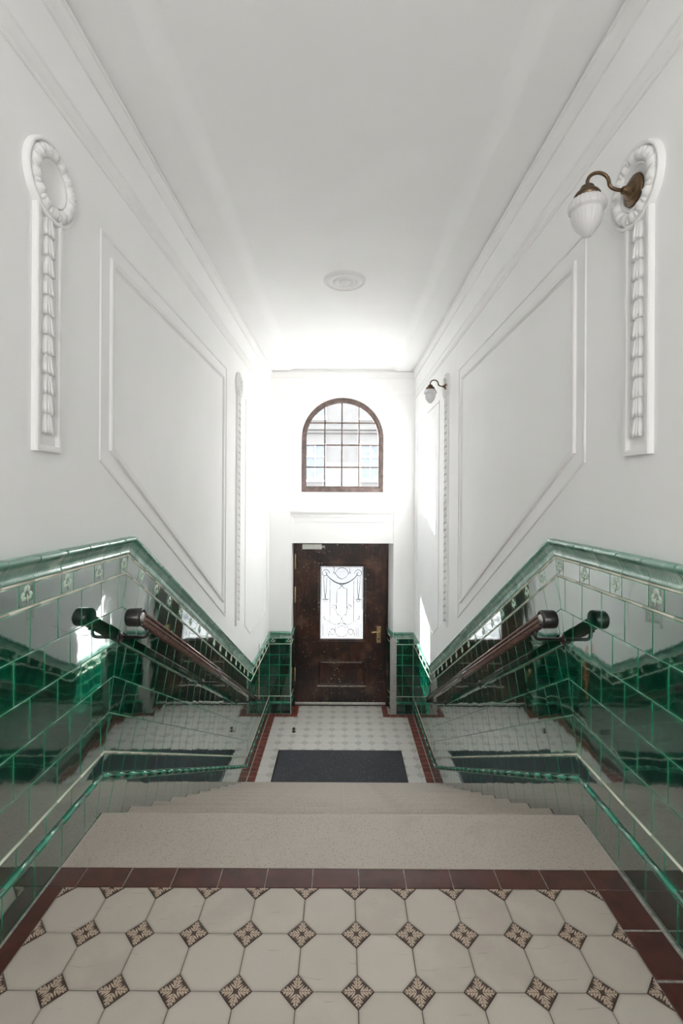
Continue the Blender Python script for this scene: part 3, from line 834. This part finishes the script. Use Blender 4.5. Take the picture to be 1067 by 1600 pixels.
# ------------------------------------------------------------------ window
win = bpy.data.objects.new('window_1', None); C.objects.link(win); win['kind'] = 'structure'
win.matrix_basis = Matrix.Translation((0, FY + 0.22, WZ0))
yw0, yw1 = FY + 0.215, FY + 0.27
OUTR, INR = WIN_HWB + 0.006, 0.535
A, B_ = arch(OUTR, 32, WZ0 - 0.0, WSP), arch(INR, 32, WZ0 + 0.088, WSP)
BM = arch(INR + 0.03, 32, WZ0 + 0.06, WSP)
m = MB(); path = []
for a, c, b in zip(A, BM, B_):
    path.append([(a[0], yw1, a[1]), (a[0], yw0, a[1]), (c[0], yw0, c[1]), (c[0], yw0 + 0.012, c[1]), (b[0], yw0 + 0.02, b[1]), (b[0], yw1, b[1])])
m.sweep('closed', path, closed=True)
part('window_frame', m, WFRAME, win)
vx = [-0.262, -0.008, 0.246]; hz = [EZ + 0.437, EZ + 0.768, EZ + 1.098]
zb, ztop = WZ0 + 0.088, WSP + INR
for x in vx:
    zt = WSP + math.sqrt(max(0, INR ** 2 - x * x))
    part('muntin', MB().bbox(x - 0.010, x + 0.010, yw0 + 0.022, yw0 + 0.045, zb - .004, zt + 0.004, 0.002), WFRAME, win)
for z in hz:
    hw_ = INR if z < WSP else math.sqrt(INR ** 2 - (z - WSP) ** 2)
    part('muntin', MB().bbox(-hw_ - .004, hw_ + .004, yw0 + 0.020, yw0 + 0.043, z - 0.010, z + 0.010, 0.002), WFRAME, win)
glass_out = [(x, z) for x, z in reversed(arch(INR, 32, zb, WSP))]
if area(glass_out) < 0: glass_out = glass_out[::-1]
xb = [-INR] + vx + [INR]; zbb = [zb] + hz + [ztop]
for i in range(4):
    for j in range(4):
        p = glass_out
        for cl in ((1, 0, xb[i + 1]), (-1, 0, -xb[i]), (0, 1, zbb[j + 1]), (0, -1, -zbb[j])):
            p = clip(p, *cl) if len(p) > 2 else p
        if len(p) < 3 or abs(area(p)) < 1e-3: continue
        m = MB(); m.add([(x, yw0 + 0.034, z) for x, z in p], [tuple(range(len(p)))])
        part('pane', m, GLASS, win)

# ------------------------------------------------------------------ door
door = bpy.data.objects.new('door_1', None); C.objects.link(door); door['kind'] = 'structure'
DY = FY + 0.245                                   # front face of the leaf
door.matrix_basis = Matrix.Translation((0, DY, 0))
def dpx(px, py, y=None):                          # a point of the door face from the photograph
    y = DY if y is None else y
    return ((px - 533.0) / 725.0 * y, EZ - (py - 776.0) / 725.0 * y)
dx0, dx1 = DX0 + 0.001, DX1B + 0.004
dz1 = DZ1 + 0.01
# frame
m = MB(); m.bbox(dx0, dx0 + 0.030, DY - 0.012, DY + 0.09, 0.0, dz1, 0.003); m.bbox(dx1 - 0.028, dx1, DY - 0.012, DY + 0.09, 0.0, dz1, 0.003)
m.bbox(dx0 + 0.03, dx1 - 0.028, DY - 0.012, DY + 0.09, dz1 - 0.030, dz1, 0.003)
part('door_frame', m, WOOD, door)
lx0, lx1, lz0, lz1 = dx0 + 0.0305, dx1 - 0.0285, 0.002, dz1 - 0.0305
gx0, gz1 = dpx(500, 885); gx1, gz0 = dpx(566.5, 998.5)
px0, pz1 = dpx(500, 1034); px1, pz0 = dpx(567, 1068)
T2 = 0.05
m = MB()
m.bbox(lx0, gx0 - 0.03, DY, DY + T2, lz0, lz1, 0.003); m.bbox(gx1 + 0.03, lx1, DY, DY + T2, lz0, lz1, 0.003)
m.bbox(gx0 - 0.03, gx1 + 0.03, DY, DY + T2, gz1 + 0.03, lz1, 0.003)
m.bbox(gx0 - 0.03, gx1 + 0.03, DY, DY + T2, pz1, gz0 - 0.03, 0.003)
m.bbox(gx0 - 0.03, gx1 + 0.03, DY, DY + T2, lz0, pz0, 0.003)
leaf = part('leaf', m, WOOD, door)
def rect_mould(x0, x1, z0, z1, w_, prof):
    """prof: list of (inset fraction*w, out)"""
    m = MB(); cols = [[(x, DY - o, z) for x, z in inset(rect(x0, z0, x1, z1), max(i * w_, 1e-6))] for i, o in prof]
    m.sweep('open', [[c[k] for c in cols] for k in range(4)], closed=True); return m
part('glazing_bead', rect_mould(gx0 - 0.045, gx1 + 0.045, gz0 - 0.045, gz1 + 0.045, 0.046, [(0, 0), (0.05, 0.012), (0.3, 0.016), (0.5, 0.010), (0.7, 0.010), (0.8, 0.004), (1.0, 0.002), (1.0, -0.03)]), WOOD, door)
part('drip_ledge', MB().bbox(gx0 - 0.055, gx1 + 0.055, DY - 0.030, DY, gz1 + 0.040, gz1 + 0.056, 0.004), WOOD, door)
m = MB().bbox(gx0 - 0.034, gx1 + 0.034, DY + 0.012, DY + 0.04, pz0, pz1, 0.002)
part('lower_panel', m, WOOD, door)
part('panel_bead', rect_mould(px0 - 0.022, px1 + 0.022, pz0 - 0.022, pz1 + 0.022, 0.024, [(0, 0), (0.1, 0.010), (0.5, 0.012), (0.8, 0.003), (1.0, -0.012)]), WOOD, door)
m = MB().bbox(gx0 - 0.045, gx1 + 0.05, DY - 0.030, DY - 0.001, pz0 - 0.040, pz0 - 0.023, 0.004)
part('panel_ledge', m, LEDGE, door, label='ledge below the lower panel, painted pale as a caught highlight')
part('panel_ledge', MB().bbox(px0 + 0.01, px1 - 0.02, DY - 0.016, DY - 0.004, pz1 - 0.012, pz1 - 0.002, 0.003), LEDGE, door, label='ledge at the top of the lower panel, painted pale as a caught highlight')
z_ = dpx(0, 1099)[1]
part('kick_strip', MB().bbox(lx0 + 0.004, lx1 - 0.004, DY - 0.014, DY, z_ - 0.016, z_ + 0.020, 0.004), STEEL, door, label='pale metal weather strip along the foot of the door')
m = MB(); m.add([(gx0 - 0.004, DY + 0.028, gz0 - 0.004), (gx1 + 0.004, DY + 0.028, gz0 - 0.004), (gx1 + 0.004, DY + 0.028, gz1 + 0.004), (gx0 - 0.004, DY + 0.028, gz1 + 0.004)], [(0, 1, 2, 3)])
part('glass_pane', m, FROST, door)
# closer, hinges, handle
cx0, cz1 = dpx(471.5, 850); cx1, cz0 = dpx(502, 858)
cl_ = part('door_closer', MB().bbox(cx0, cx1, DY - 0.045, DY, cz0, cz1, 0.006), WHITEMET, door, label='small white door closer box at the top')
m = MB(); m.tube([(cx1 + 0.028, DY - 0.001, (cz0 + cz1) / 2), (cx1 + 0.028, DY - 0.045, (cz0 + cz1) / 2)], 0.020, 12)
m.bbox(cx1 - 0.004, cx1 + 0.05, DY - 0.040, DY - 0.028, (cz0 + cz1) / 2 - .010, (cz0 + cz1) / 2 + .010, .003)
place('closer_pivot', m.mesh('closer_pivot', STEEL), None, cl_)
for py0, py1 in ((866, 889), (917, 941), (1043, 1064)):
    z0 = dpx(0, py1)[1]; z1 = dpx(0, py0)[1]; xh = dx0 + 0.030
    m = MB(); m.lathe([(0.0, z0 - .01), (0.006, z0 - .004), (0.010, z0), (0.010, z1), (0.006, z1 + .004), (0, z1 + .01)], 10, Matrix.Translation((xh, DY - 0.016, 0)))
    part('hinge', m, GOLD, door, label='brass hinge on the left edge')
hx0, hz1 = dpx(588, 978); hx1, hz0 = dpx(594.5, 1004)
hp = part('handle_plate', MB().bbox(hx0, hx1, DY - 0.007, DY, hz0, hz1, 0.002), GOLD, door, label='tall brass handle plate')
hc = ((hx0 + hx1) / 2, DY, hz1 - 0.085)
m = MB(); m.tube([(hc[0], DY - 0.006, hc[2]), (hc[0], DY - 0.045, hc[2]), (hc[0] - 0.012, DY - 0.055, hc[2] + .002), (hc[0] - 0.05, DY - 0.057, hc[2] + 0.012), (hc[0] - 0.085, DY - 0.055, hc[2] + 0.004), (hc[0] - 0.11, DY - 0.053, hc[2] + .004)], [.010, .010, .0095, .009, .008, .006], 10)
lv = m.mesh('lever', GOLD); o = bpy.data.objects.new('lever', lv); C.objects.link(o); o.parent = hp
m = MB(); m.lathe([(0, 0), (0.012, 0), (0.012, 0.004), (0, 0.004)], 14, Matrix.Translation((hc[0], DY - 0.007, hz0 + 0.06)) @ Matrix.Rotation(R(90), 4, 'X'))
o = bpy.data.objects.new('keyhole', m.mesh('keyhole', BLACK)); C.objects.link(o); o.parent = hp
# wrought-iron grille: curves drawn on the glass in a 395 x 660 field
def gp(u, v): return (gx0 + (u - 355) / 395.0 * (gx1 - gx0), DY + 0.012, gz1 - (v - 270) / 660.0 * (gz1 - gz0))
g = MB()
def gl(pts, r=0.0042): g.tube([gp(*p) for p in pts], r, 5)
def arc(cx, cy, r, a0, a1, n=18, r1=None, w=0.0042, fx=1.0):
    r1 = r if r1 is None else r1
    gl([(cx + fx * (r + (r1 - r) * k / n) * math.cos(R(a0 + (a1 - a0) * k / n)), cy - (r + (r1 - r) * k / n) * math.sin(R(a0 + (a1 - a0) * k / n))) for k in range(n + 1)], w)
def mir(f):
    f(lambda u: u); f(lambda u: 1105 - u)
gl([(362, 277), (743, 277), (743, 923), (362, 923), (362, 277)], 0.004)
arc(552, 345, 62, 10, 170); arc(552, 345, 40, 200, 340)
gar = [(405, 342), (440, 380), (480, 408), (515, 424), (552, 430), (590, 424), (625, 408), (665, 380), (700, 342)]
g.tube([gp(*p) for p in gar], [0.005, .007, .009, .0105, .011, .0105, .009, .007, .005], 7)
def one(f):
    s = 1 if f(0) == 0 else -1
    arc(f(398), 335, 40, 0, 460, 34, 8, fx=s)                      # corner scroll
    arc(f(440), 300, 42, 130, -40, 14, fx=s); gl([(f(470), 325), (f(495), 340), (f(520), 372), (f(552), 385)])
    gl([(f(383), 360), (f(388), 470), (f(397), 560)]); gl([(f(410), 372), (f(408), 480), (f(400), 560)])
    gl([(f(442), 400), (f(442), 690), (f(440), 770)])
    gl([(f(505), 700), (f(505), 472), (f(535), 470), (f(545), 452), (f(575), 432)])
    arc(f(398), 578, 14, 0, 360, 12); gl([(f(370), 572), (f(430), 572)], .005)
    arc(f(478), 640, 27, -90, 300, 20, 9, fx=s)
    gl([(f(390), 720), (f(398), 760), (f(440), 775), (f(485), 800), (f(530), 790), (f(552), 745), (f(540), 715), (f(515), 708), (f(505), 722)])
    arc(f(400), 738, 20, 90, 360, 12, 8, fx=s)
    arc(f(470), 872, 32, 60, 420, 24, 10, fx=s)
    gl([(f(378), 912), (f(378), 790), (f(420), 800)]); gl([(f(400), 912), (f(400), 815)]); gl([(f(418), 905), (f(418), 805)])
    gl([(f(430), 912), (f(440), 850), (f(470), 838), (f(500), 860)])
mir(one)
arc(552, 850, 62, 0, 360, 30); arc(552, 850, 40, 20, 160, 12)
gl([(505, 700), (525, 715)]); gl([(600, 700), (580, 715)])
part('iron_grille', g, IRON, door, label='ornate wrought iron scrollwork over the glass')

# ------------------------------------------------------------------ entrance mat and door stop
mt = thing('entrance_mat', (0, 5.3, 0), 'dark grey rectangular entrance mat on the tiled floor at the foot of the stairs', 'doormat')
m = MB().bbox(-0.765, 0.742, 4.92, 5.70, 0.0, 0.012, 0.003); part('rubber_edge', m, BLACK, mt)
m = MB().bbox(-0.745, 0.722, 4.94, 5.68, 0.002, 0.0165, 0.003); part('mat_pile', m, MAT, mt)
ds = thing('door_stop', (-0.625, 6.16, 0), 'small dull metal door stop on the white floor tiles left of the mat', 'door stop')
m = MB().lathe([(0, 0), (0.028, 0), (0.028, 0.005), (0.016, 0.012), (0.012, 0.03), (0.014, 0.055), (0, 0.058)], 16, Matrix.Translation((-0.625, 6.16, 0))); part('post', m, BRASS, ds)
m = MB().lathe([(0.013, 0.030), (0.020, 0.034), (0.020, 0.048), (0.013, 0.052)], 16, Matrix.Translation((-0.625, 6.16, 0))); part('rubber_ring', m, BLACK, ds)

# ------------------------------------------------------------------ handrails
def handrail(sg):
    side = 'left' if sg < 0 else 'right'
    X = sg * 0.905
    yA, zA = 2.085, EZ - 0.545; yB = 4.80; zB = zA - 0.567 * (yB - yA)
    t = thing('handrail', (sg * HW, yA, zA), f'dark varnished handrail with black scroll end on iron brackets along the {side} tiled wall', 'handrail')
    # rail profile (across, up) with a shallow groove on each flank
    pr = [(-.026, -.014), (-.020, -.024), (-.008, -.027), (.008, -.027), (.020, -.024), (.026, -.014), (.0275, -.006), (.0235, -.002), (.0235, .003), (.0275, .007),
          (.025, .017), (.017, .024), (.006, .027), (-.006, .027), (-.017, .024), (-.025, .017), (-.0275, .007), (-.0235, .003), (-.0235, -.002), (-.0275, -.006)]
    path = []
    for y in (yA + 0.005, yB):
        z = zA - 0.567 * (y - yA) 
        path.append([(X + a, y + b * stn, z + b * ct) for a, b in pr])
    m = MB(); m.sweep('closed', path, smooth=True); part('rail', m, RAIL, t)
    # scroll at the upper end: short drum across the rail with a disc face
    Mx = Matrix.Translation((X + sg * 0.016, yA - 0.012, zA + 0.002)) @ Matrix.Rotation(R(90) * -sg, 4, 'Y')
    m = MB(); m.lathe([(0, -.034), (.034, -.034), (.039, -.030), (.041, -.022), (.041, .022), (.039, .030), (.034, .034), (0.030, .034), (0.030, .031), (0, .031)], 28, Mx)
    sc = part('scroll_end', m, BLACK, t)
    m = MB(); m.lathe([(0.021, .031), (0.0205, .035), (0.017, .0365), (0, .0365)], 24, Mx)
    o = bpy.data.objects.new('disc', m.mesh('disc', STEEL)); C.objects.link(o); o.parent = sc
    o.matrix_basis = parent_world(sc).inverted()
    m = MB().bbox(X - .030, X + .030, yB - 0.028, yB + 0.004, zB - 0.032, zB + 0.030, .004); part('end_block', m, BLACK, t)
    for yb in (2.17, 3.46, 4.60):
        zr = zA - 0.567 * (yb - yA) - 0.024
        zw = zr - 0.045
        m = MB(); pts = []
        pts = [(X, yb, zr), (X, yb, zw + 0.022), (X + sg * .002, yb, zw + 0.011), (X + sg * .009, yb, zw + .003), (X + sg * .020, yb, zw), (sg * (HW - 0.006), yb, zw)]
        m.tube(pts, 0.0078, 8); m.tube([(X, yb - 0.028, zr + 0.0), (X, yb + 0.028, zr - 0.0)], 0.006, 6)
        br = part('bracket', m, BLACK, t)
        m = MB().lathe([(0, 0), (0.026, 0), (0.028, 0.003), (0.022, 0.006), (0.014, 0.010), (0.011, 0.018), (0, 0.018)], 20,
                       Matrix.Translation((sg * (HW + 0.001), yb, zw)) @ Matrix.Rotation(R(90) * -sg, 4, 'Y'))
        o = bpy.data.objects.new('rosette', m.mesh('rosette', BLACK)); C.objects.link(o); o.parent = br
        o.matrix_basis = parent_world(br).inverted()
    return t
handrail(-1); handrail(1)

# ------------------------------------------------------------------ stucco pendants: ring with a strip of husks
def ornament(sg, yc, zbot, label, rad=0.139):
    zc = EZ + 1.098; yr = yc + 0.018; t = thing('stucco_ornament', None, label, 'wall ornament', 'stucco rings with husk strips on the walls', Matrix.Translation((sg * WX, yc, zc)))
    Mx = Matrix.Translation((sg * WX, yr, zc)) @ Matrix.Rotation(R(90) * -sg, 4, 'Y')   # local z = out of the wall
    K = rad / 0.160
    m = MB(); m.lathe([(.160 * K, 0), (.160 * K, .014), (.157 * K, .021), (.151 * K, .023), (.146 * K, .021), (.144 * K, .015), (.142 * K, .012)], 56, Mx)
    part('outer_rim', m, STUCCO, t)
    def fl(r, z, a):
        return 0.0
    m = MB(); seg = 112; prof = [(.142, .010), (.137, .024), (.127, .034), (.115, .038), (.103, .035), (.094, .026), (.090, .014)]
    vs = []; fs = []
    for i, (r, z) in enumerate(prof):
        for k in range(seg):
            a = 2 * PI * k / seg; ph = math.cos(a * 14)
            zz = z * .82 + (0.0045 * ph if 0 < i < 6 else 0) + (0.0022 * math.cos(a * 42 + i * 1.3) if 0 < i < 5 else 0)
            vs.append(Mx @ Vector((r * K * math.cos(a), r * K * math.sin(a), zz)))
    for i in range(len(prof) - 1):
        for k in range(seg): fs.append((i * seg + k, i * seg + (k + 1) % seg, (i + 1) * seg + (k + 1) % seg, (i + 1) * seg + k))
    m.add(vs, fs, True); part('leaf_ring', m, STUCCO, t)
    for k in range(14):                                   # the eggs between the leaves
        a = 2 * PI * (k + 0.5) / 14
        m = MB(); Me = Mx @ Matrix.Rotation(a, 4, 'Z') @ Matrix.Translation((.119 * K, 0, .022)) @ Matrix.Diagonal((1.3, .72, 1, 1))
        m.lathe([(.013, 0), (.0125, .003), (.009, .006), (.004, .0075), (0.0003, .008)], 10, Me)
        part('egg', m, STUCCO, t)
    m = MB(); m.lathe([(.090 * K, .010), (.088 * K, .018), (.083 * K, .019), (.081 * K, .012), (.077 * K, .010), (.074 * K, .004), (0.001, .004)], 48, Mx)
    part('inner_disc', m, STUCCO, t)
    # strip with raised frame
    hw = 0.070; zt = zc - rad * 0.80
    m = MB(); m.box(sg * WX, sg * (WX - 0.006), yc - hw + .003, yc + hw - .003, zbot + .003, zt); part('strip_back', m, STUCCO, t)
    m = MB()
    for a, b in ((yc - hw, yc - hw + 0.020), (yc + hw - 0.020, yc + hw)):
        pr = [(a, 0), (a, .016), (a + .004, .020), (b - .004, .020), (b, .014), (b, 0)]
        m.sweep('closed', [[(sg * (WX - o), y, z) for y, o in pr] for z in (zbot, zt)])
    m.bbox(min(sg * WX, sg * (WX - .0205)), max(sg * WX, sg * (WX - .0205)), yc - hw + .001, yc + hw - .001, zbot - .001, zbot + 0.022, 0.003)
    part('strip_frame', m, STUCCO, t)
    # husks: bell of pointed leaves, mouth downwards
    key = 'husk_mesh'
    if key not in _cache:
        m = MB(); HL = 0.088
        for (off, rot, wl_, h0) in ((0, 0, 0.012, 0.021), (-.021, -0.20, .011, .012), (.021, 0.20, .011, .012), (-.011, -.1, .010, .016), (.011, .1, .010, .016)):
            rows = [(0.0, 0.15, 0.3), (-0.25, .75, .75), (-0.55, 1.0, 1.0), (-0.8, .75, 1.15), (-1.0, 0.12, 1.25)]
            vs = []; fs = []
            for (l, wd, hh) in rows:
                for c in (-1, -.5, 0, .5, 1):
                    x = off * (0.3 + 0.7 * -l) + c * wl_ * wd; yv = l * HL * (1.0 if off == 0 else .93)
                    z = h0 * hh * (1 - 0.55 * c * c) + (0.003 if c == 0 else 0)
                    vs.append((x, yv, z))
            for i in range(4):
                for k in range(4): fs.append((i * 5 + k, i * 5 + k + 5, i * 5 + k + 6, i * 5 + k + 1))
            # closed underside at the mouth
            b0 = len(vs); vs += [(off + c * wl_ * .12, -HL * .93, 0.0) for c in (-1, -.5, 0, .5, 1)]
            fs += [(20 + k, b0 + k, b0 + k + 1, 21 + k) for k in range(4)]
            vs += [(off * (0.3 + 0.7 * -l) + s_ * wl_ * wd, l * HL * .95, 0.0) for l, wd, hh in rows for s_ in (-1, 1)]
            c0 = b0 + 5
            for i in range(4):
                fs.append((i * 5, c0 + 2 * i, c0 + 2 * i + 2, i * 5 + 5)); fs.append((i * 5 + 4, i * 5 + 9, c0 + 2 * i + 3, c0 + 2 * i + 1))
            m.add(vs, fs, True)
        _cache[key] = m.mesh('husk', STUCCO)
    z = zt - 0.004; Mr = Matrix.Translation((sg * (WX - 0.005), yc, 0)) @ Matrix.Rotation(R(90) * -sg, 4, 'Y')
    base = frame((0, -sg * -1.0, 0), (0, 0, 1), (-sg, 0, 0), (0, 0, 0))
    while z - 0.088 > zbot + 0.026:
        Mh = frame((0, 1 if sg < 0 else -1, 0), (0, 0, 1), (-sg, 0, 0), (sg * (WX - 0.005), yc, z))
        place('husk', _cache[key], Mh, t); z -= 0.0685
    return zc
ZNEAR = EZ + 0.150
ornament(-1, 1.622, ZNEAR, 'large near stucco ring and husk strip on the left wall with an empty centre')
ornament(1, 1.622, ZNEAR, 'large white stucco ring and husk strip on the right wall behind the nearer lamp')
ornament(-1, 4.60, EZ - 1.27, 'small distant stucco ring and long strip on the left wall', 0.132)
ornament(1, 4.60, EZ - 1.27, 'distant stucco ring with long strip on the right wall behind the farther lamp', 0.132)

# ------------------------------------------------------------------ sconces
def sconce(yc, label):
    zc = EZ + 1.098; X = WX - 0.014
    t = thing('wall_lamp', None, label, 'lamp', 'acorn glass wall lamps on the right wall', Matrix.Translation((X, yc, zc)))
    Mx = Matrix.Translation((X + 0.010, yc, zc)) @ Matrix.Rotation(R(-90), 4, 'Y')
    m = MB(); m.lathe([(0, 0), (.052, 0), (.054, .003), (.052, .008), (.046, .010), (.043, .010), (.040, .016), (.033, .019), (.030, .019), (.026, .026), (.015, .032), (.012, .044), (.008, .048), (0, .048)], 36, Mx)
    part('back_plate', m, BRASS, t)
    xs_, xe = X - 0.045, 0.868
    pts = [(xs_, yc, zc), (xs_ - .020, yc, zc + .001), (xs_ - .036, yc, zc + .010), (xs_ - .048, yc, zc + .028), (xs_ - .058, yc, zc + .052), (xs_ - .070, yc, zc + .068), (xs_ - .088, yc, zc + .072)]
    # S arm: rises from the plate, arches over and drops into the gallery
    pts = []
    P = [Vector((xs_ + .01, yc, zc)), Vector((xs_ - .05, yc, zc - .006)), Vector((xs_ - .03, yc, zc + .085)), Vector((xs_ - .078, yc, zc + .072))]
    L = xs_ - xe
    for k in range(9):
        u = k / 8; a = u * PI / 2
        pts.append((xs_ + 0.014 * (1 - u) ** 3 - L * (0.02 + 0.30 * math.sin(a)), yc, zc + 0.026 * (1 - math.cos(a))))
    for k in range(1, 13):
        u = k / 12; a = PI * u
        cx = xe + L * 0.68 / 2; rr = L * 0.68 / 2
        pts.append((cx + rr * math.cos(a), yc, zc + 0.026 + 0.036 * math.sin(a)))
    pts.append((xe, yc, zc + 0.014))
    part('arm', MB().tube(pts, 0.0062, 10), BRASS, t)
    zt = zc + 0.012
    Ms = Matrix.Translation((xe, yc, zt)) @ Matrix.Diagonal((0.97, 0.97, 0.96, 1))
    m = MB(); m.lathe([(0.0, .010), (.008, .010), (.011, .004), (.022, 0), (.026, -.008), (.027, -.014), (.038, -.022), (.045, -.032), (.047, -.044), (.044, -.046)], 32, Ms)
    part('gallery', m, BRASS, t)
    prof = [(.040, -.030), (.043, -.044), (.052, -.050), (.060, -.060), (.0635, -.072), (.0635, -.084), (.060, -.090), (.053, -.093), (.053, -.098), (.054, -.108), (.051, -.128), (.043, -.147), (.032, -.162), (.025, -.170), (.021, -.175), (.014, -.184), (.0005, -.188)]
    def flu(r, z, a):
        if -.090 < z < -.045: return 0.0022 * math.cos(24 * a)
        return 0.0009 * math.cos(24 * a) if z < -.10 and r > .01 else 0
    m = MB(); m.lathe(prof, 96, Ms, True, flu); part('glass_shade', m, OPAL, t)
sconce(1.655, 'near brass wall lamp with acorn frosted glass shade on the right wall')
sconce(4.60, 'far small brass wall lamp beside the arched window on the right wall')

# ------------------------------------------------------------------ ceiling rose
rz_ = CZ + 0.032; rc = (0.012, 3.93)
t = thing('ceiling_rose', (rc[0], rc[1], rz_), 'round white plaster ceiling rose with concentric rings', 'ceiling rose')
Mc = Matrix.Translation((rc[0], rc[1], rz_)) @ Matrix.Rotation(PI, 4, 'X')
def lob(r, z, a): return 0.003 * math.cos(16 * a) if r > 0.1 else 0
part('rim', MB().lathe([(.178, -.001), (.178, .012), (.170, .020), (.160, .018), (.154, .008)], 48, Mc), STUCCO, t)
part('petal_ring', MB().lathe([(.156, .006), (.145, .014), (.128, .020), (.112, .022), (.102, .016), (.098, .008)], 64, Mc, True, lob), STUCCO, t)
part('inner_ring', MB().lathe([(.100, .008), (.094, .024), (.080, .030), (.070, .026), (.062, .014), (.040, .014)], 40, Mc), STUCCO, t)
part('boss', MB().lathe([(.045, .012), (.042, .028), (.028, .038), (.014, .042), (.010, .055), (.004, .060), (0.0003, .060)], 28, Mc), STUCCO, t)

# ------------------------------------------------------------------ outside: street and the house opposite
structure('ground', MB().box(-40, 40, OUTY, 60, -0.35, -0.15), STREET)
FYD = 24.0
bl = thing('building', (0, FYD, 0), 'pale apartment house seen through the arched window across the street', 'building')
part('facade', MB().box(-9, 13, FYD, FYD + 8, -0.2, 11.0), FACADE, bl)
for zf in (2.7, 6.55, 9.9):
    m = MB(); m.bbox(-9.05, 13.05, FYD - 0.22, FYD, zf, zf + 0.22, 0.03); m.bbox(-9.05, 13.05, FYD - 0.12, FYD, zf - 0.16, zf, 0.03)
    part('string_course', m, FACADE, bl)
for r_, zf in enumerate((0.8, 4.0, 7.2)):
    for c_ in range(7):
        xw = -7.1 + c_ * 2.85
        wn_ = part('house_window', MB().box(xw - .5, xw + .5, FYD - 0.02, FYD + 0.01, zf, zf + 1.75), DWIN, bl)
        m = MB()
        for a, b, c, d in ((-.56, -.48, -.05, 1.82), (.48, .56, -.05, 1.82), (-.56, .56, 1.75, 1.85), (-.62, .62, -.12, 0.0), (-.03, .03, 0, 1.75), (-.5, .5, 1.15, 1.21)):
            m.box(xw + a, xw + b, FYD - 0.09, FYD - 0.0, zf + c, zf + d)
        o = bpy.data.objects.new('window_casing', m.mesh('window_casing', PLASTER)); C.objects.link(o); o.parent = wn_
        o.matrix_basis = parent_world(wn_).inverted()
